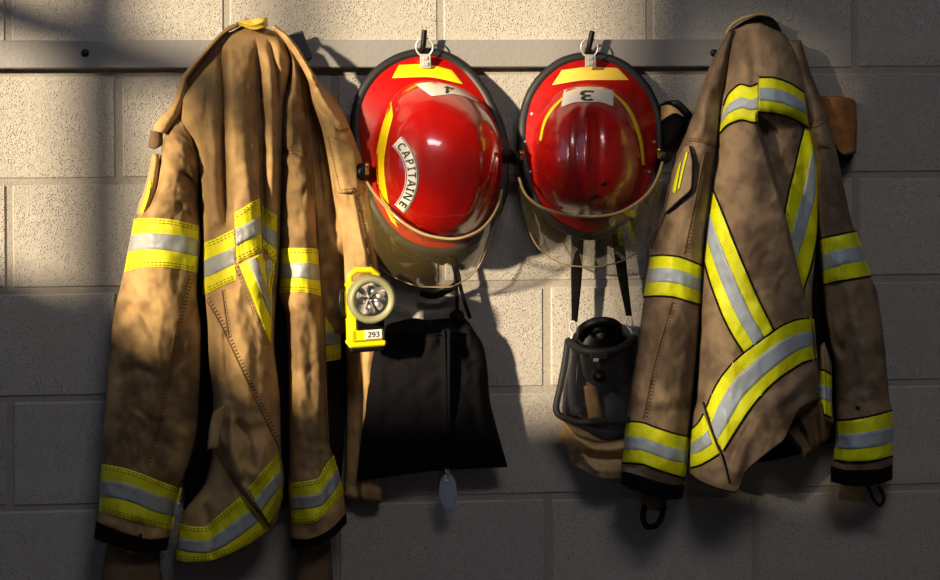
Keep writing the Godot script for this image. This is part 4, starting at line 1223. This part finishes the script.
func mask() -> void:
	var t := thing("breathing_mask", "black full-face breathing mask hanging by two straps under the helmet numbered 3", "mask", W(598, 445, 0.03))
	# inside: seal and head harness
	var seal := panel([340, 570, 380, 564, 415, 562, 425, 572, 440, 592, 446, 600], [340, 634, 400, 644, 430, 646, 446, 634], [0, 345, 1, 345], [0, 424, 0.3, 442, 0.6, 445, 1, 440], [0, 0.018], [340, 0.03, 420, 0.05, 446, 0.05], [["s", [400, 634, 440, 634], 0.0, 3.0]], 0.002)
	obj("face_seal", panel_mesh(seal, 30, 34), M.blue_rubber, t)
	obj("inner_seal", tube(px_path([574, 350, 0.07, 571, 380, 0.075, 573, 405, 0.075, 580, 413, 0.078], 20), 0.009, false, 10, 0.7), M.blue_rubber, t)
	for q in [[591, 386, 596, 420, 15.0]]:
		var hp := panel([q[1], q[0] - q[4] / 2, q[3], q[2] - q[4] / 2], [q[1], q[0] + q[4] / 2, q[3], q[2] + q[4] / 2], [0, q[1], 1, q[1]], [0, q[3], 1, q[3]], [0, 0.07], [0, 0.012], [], 0.002)
		var s := obj("harness_strap", panel_mesh(hp, 10, 12), M.seam, t)
		s.set_meta("label", "tan strap inside the mask")
	var cup := panel([346, 578, 375, 582, 395, 596], [346, 634, 375, 632, 395, 614], [0, 348, 1, 348], [0, 380, 0.5, 397, 1, 378], [0, 0.05], [0, 0.05], [["r", [598, 352, 600, 385], 0.008, 6]], 0.001)
	obj("nose_cup", panel_mesh(cup, 26, 24), M.black_plastic, t)
	# lens with its frame
	var lv := panel([340, 568, 360, 566, 380, 562, 410, 557, 418, 561], [340, 634, 380, 640, 418, 646], [0, 346, 0.5, 352, 1, 342], [0, 414, 0.5, 419, 1, 419], [0, 0.055], [0, 0.065], [], 0.0, 2.6)
	var v := PackedVector3Array()
	var idx := PackedInt32Array()
	for j in 21:
		for i in 31:
			var u := i / 30.0
			var y := lerpf(sp(lv.top, u), sp(lv.bot, u), j / 20.0)
			var x := lerpf(sp(lv.l, y), sp(lv.r, y), u)
			v.append(W(x, y, H(lv, x, y)))
	for j in 20:
		for i in 30:
			quad(idx, j * 31 + i, j * 31 + i + 1, (j + 1) * 31 + i + 1, (j + 1) * 31 + i)
	obj("lens", mesh_from(v, idx), M.lens, t)
	obj("lens_frame", joined([
		tube(px_path([568, 341, 0.065, 565, 362, 0.065, 560, 388, 0.065, 556, 408, 0.068, 558, 414, 0.072, 565, 418, 0.085, 580, 422, 0.115, 598, 422, 0.125, 616, 421, 0.12, 634, 419, 0.105, 645, 415, 0.07], 50), 0.0062, false, 12),
		tube(px_path([568, 341, 0.065, 574, 346, 0.085, 586, 351, 0.115, 600, 352, 0.125, 614, 350, 0.12, 626, 345, 0.10, 634, 338, 0.07], 40), 0.0075, false, 12), tube(px_path([634, 338, 0.07, 640, 380, 0.07, 645, 415, 0.07], 20), 0.006, false, 12)]), M.grey_rubber, t)
	obj("frame_clasp", cbox(W(599, 356, 0.128), Vector3(0.032, 0.014, 0.010), 0.003), M.grey_rubber, t)
	obj("frame_clasp", cbox(W(599, 421, 0.130), Vector3(0.030, 0.012, 0.010), 0.003), M.grey_rubber, t)
	# regulator
	var rg := panel([315, 590, 322, 582, 332, 574, 345, 568, 352, 584], [315, 607, 322, 616, 330, 624, 340, 631, 352, 618], [0, 325, 0.3, 317, 0.7, 317, 1, 325], [0, 344, 0.5, 354, 1, 340], [0, 0.03], [0, 0.06], [], 0.001)
	obj("regulator_housing", panel_mesh(rg, 34, 24), M.black_plastic, t)
	var c := W(600, 333, 0.094)
	var b := Basis(Vector3.RIGHT, 0.80)
	var rr := obj("regulator", lathe(c, b, [0.042, -0.006, 0.041, 0.001, 0.038, 0.006, 0.034, 0.005, 0.028, -0.004, 0.020, -0.005, 0.017, 0.002, 0.012, 0.006, 0.0, 0.007], 40), M.black_plastic, t)
	obj("regulator_button", lathe(c + b * Vector3(0, 0, 0.007), b, [0.0, 0.008, 0.006, 0.0065, 0.009, 0.0, 0.010, -0.004], 20), M.rubber, rr)
	obj("exhale_valve", lathe(W(599, 376, 0.118), Basis(), [0.0, 0.012, 0.007, 0.010, 0.012, 0.002, 0.013, -0.008], 20), M.black_plastic, t)
	obj("strap_buckle", joined([cbox(W(596, 360, 0.137), Vector3(0.010, 0.006, 0.004), 0.001)]), M.steel, t)
	# neck straps
	for q in [[578, 218, 577, 268, 574.5, 322, 13.0, 6.0, 573, 327], [616, 212, 621, 262, 629, 316, 12.5, 6.0, 629.5, 323]]:
		var w0: float = q[6]
		var w1: float = q[7]
		var sp_ := panel([q[1], q[0] - w0 / 2, q[3], q[2] - w0 / 2 + 0.5, q[5], q[4] - w1 / 2], [q[1], q[0] + w0 / 2, q[3], q[2] + w0 / 2 - 1.0, q[5], q[4] + w1 / 2], [0, q[1], 1, q[1]], [0, q[5], 1, q[5]], [0, 0.05], [0, 0.004], [], 0.001, 6.0)
		sp_.back = 0.002
		var s := obj("neck_strap", panel_mesh(sp_, 10, 30), M.webbing, t)
		var cc := W(q[8], q[9], 0.053)
		obj("clip", joined([tube(ring(cc, Vector3(0.0055, 0, 0.003), Vector3(0, 0.011, 0), 20), 0.0017, true, 6), tube(PackedVector3Array([cc + Vector3(0, -0.010, 0), cc + Vector3(0.004 * (1.0 if q[0] > 600 else -1.0), -0.022, 0.004)]), 0.003)]), M.steel, s)

	var t2 := thing("protective_hood", "crumpled tan cloth hood bunched beneath the black breathing mask", "hood", W(600, 478, 0.02))
	var p := panel([416, 562, 428, 562, 437, 559, 446, 566, 455, 569, 466, 573, 480, 580], [416, 568, 430, 636, 445, 640, 470, 640, 480, 630],
		[0, 418, 0.12, 428, 0.3, 441, 0.45, 446, 0.65, 446, 0.85, 441, 1, 434], [0, 464, 0.15, 471, 0.4, 478, 0.6, 479, 1, 474], [0, 0.02], [416, 0.05, 440, 0.075, 480, 0.06],
		[["r", [564, 424, 576, 438, 592, 449, 612, 450, 632, 445], 0.010, 4], ["r", [580, 452, 600, 458, 632, 458], -0.012, 3], ["r", [584, 453, 586, 462, 596, 470], 0.010, 3], ["r", [572, 456, 577, 462], -0.025, 5], ["r", [585, 470, 600, 472, 630, 468], 0.005, 6], ["r", [580, 440, 576, 450, 574, 460], 0.006, 3]], 0.004)
	obj("cloth", panel_mesh(p, 48, 40), M.hood, t2)


func _ready() -> void:
	rng.seed = 7
	crease.noise_type = FastNoiseLite.TYPE_SIMPLEX_SMOOTH
	crease.frequency = 0.012
	crease.fractal_octaves = 2
	crease.seed = 11
	# camera
	var yaw := deg_to_rad(4.0)
	cam_f = Vector3(sin(yaw), 0, -cos(yaw))
	var r0 := Vector3(cos(yaw), 0, sin(yaw))
	var roll := deg_to_rad(0.26)
	cam_r = r0 * cos(roll) - Vector3.UP * sin(roll)
	cam_u = Vector3.UP * cos(roll) + r0 * sin(roll)
	cam_o = MID - (cam_f * F + cam_u * (YH - 290.0)) * (1.0 / S)
	var cam := Camera3D.new()
	cam.name = "camera"
	cam.projection = Camera3D.PROJECTION_FRUSTUM
	cam.near = 0.1
	cam.far = 60.0
	cam.size = 0.1 * 580.0 / F
	cam.frustum_offset = Vector2(0, -190.0 / 580.0 * cam.size)
	cam.transform = Transform3D(Basis(cam_r, cam_u, -cam_f), cam_o)
	add_child(cam)
	# sky, sun and a ceiling lamp out of view, placed to light the coats
	var we := WorldEnvironment.new()
	we.name = "environment"
	var env := Environment.new()
	env.background_mode = Environment.BG_COLOR
	env.background_color = Color(0.62, 0.74, 0.95)
	env.background_energy_multiplier = 1.0
	env.tonemap_mode = Environment.TONE_MAPPER_LINEAR
	env.tonemap_exposure = 1.08
	env.sdfgi_enabled = true
	env.ssao_enabled = true
	env.ssil_enabled = true
	we.environment = env
	add_child(we)
	var sun := DirectionalLight3D.new()
	sun.name = "sun"
	sun.light_color = Color(1.0, 0.905, 0.76)
	sun.light_energy = 3.3
	sun.light_angular_distance = 2.8
	sun.shadow_enabled = true
	add_child(sun)
	sun.look_at_from_position(Vector3.ZERO, Vector3(1.0, -0.37, -1.0), Vector3.UP)
	var lamp := AreaLight3D.new()  # light of the unseen ceiling lamp, placed for the coats
	lamp.name = "unseen_ceiling_lamp_light"
	lamp.light_color = Color(0.98, 0.95, 0.95)
	lamp.light_energy = 2.0
	lamp.area_size = Vector2(0.9, 0.5)
	lamp.shadow_enabled = true
	lamp.area_range = 12.0
	add_child(lamp)
	lamp.position = Vector3(0.35, 3.33, 2.3)
	lamp.rotation = Vector3(-PI / 2, 0, 0)

	make_materials()
	room()
	ORG = Vector3.ZERO
	var lf := thing("unseen_ceiling_lamp", "flat white ceiling lamp panel out of view, placed to light the coats", "lamp", Vector3(0.35, 3.38, 2.3))
	obj("housing", cbox(Vector3(0.35, 3.38, 2.3), Vector3(0.96, 0.04, 0.56), 0.004), M.frame, lf)
	obj("diffuser", cbox(Vector3(0.35, 3.352, 2.3), Vector3(0.9, 0.02, 0.5), 0.003), M.lamp, lf)
	rail_and_hooks()
	coat_tan()
	coat_brown()
	helmets()
	torch()
	bag()
	mask()
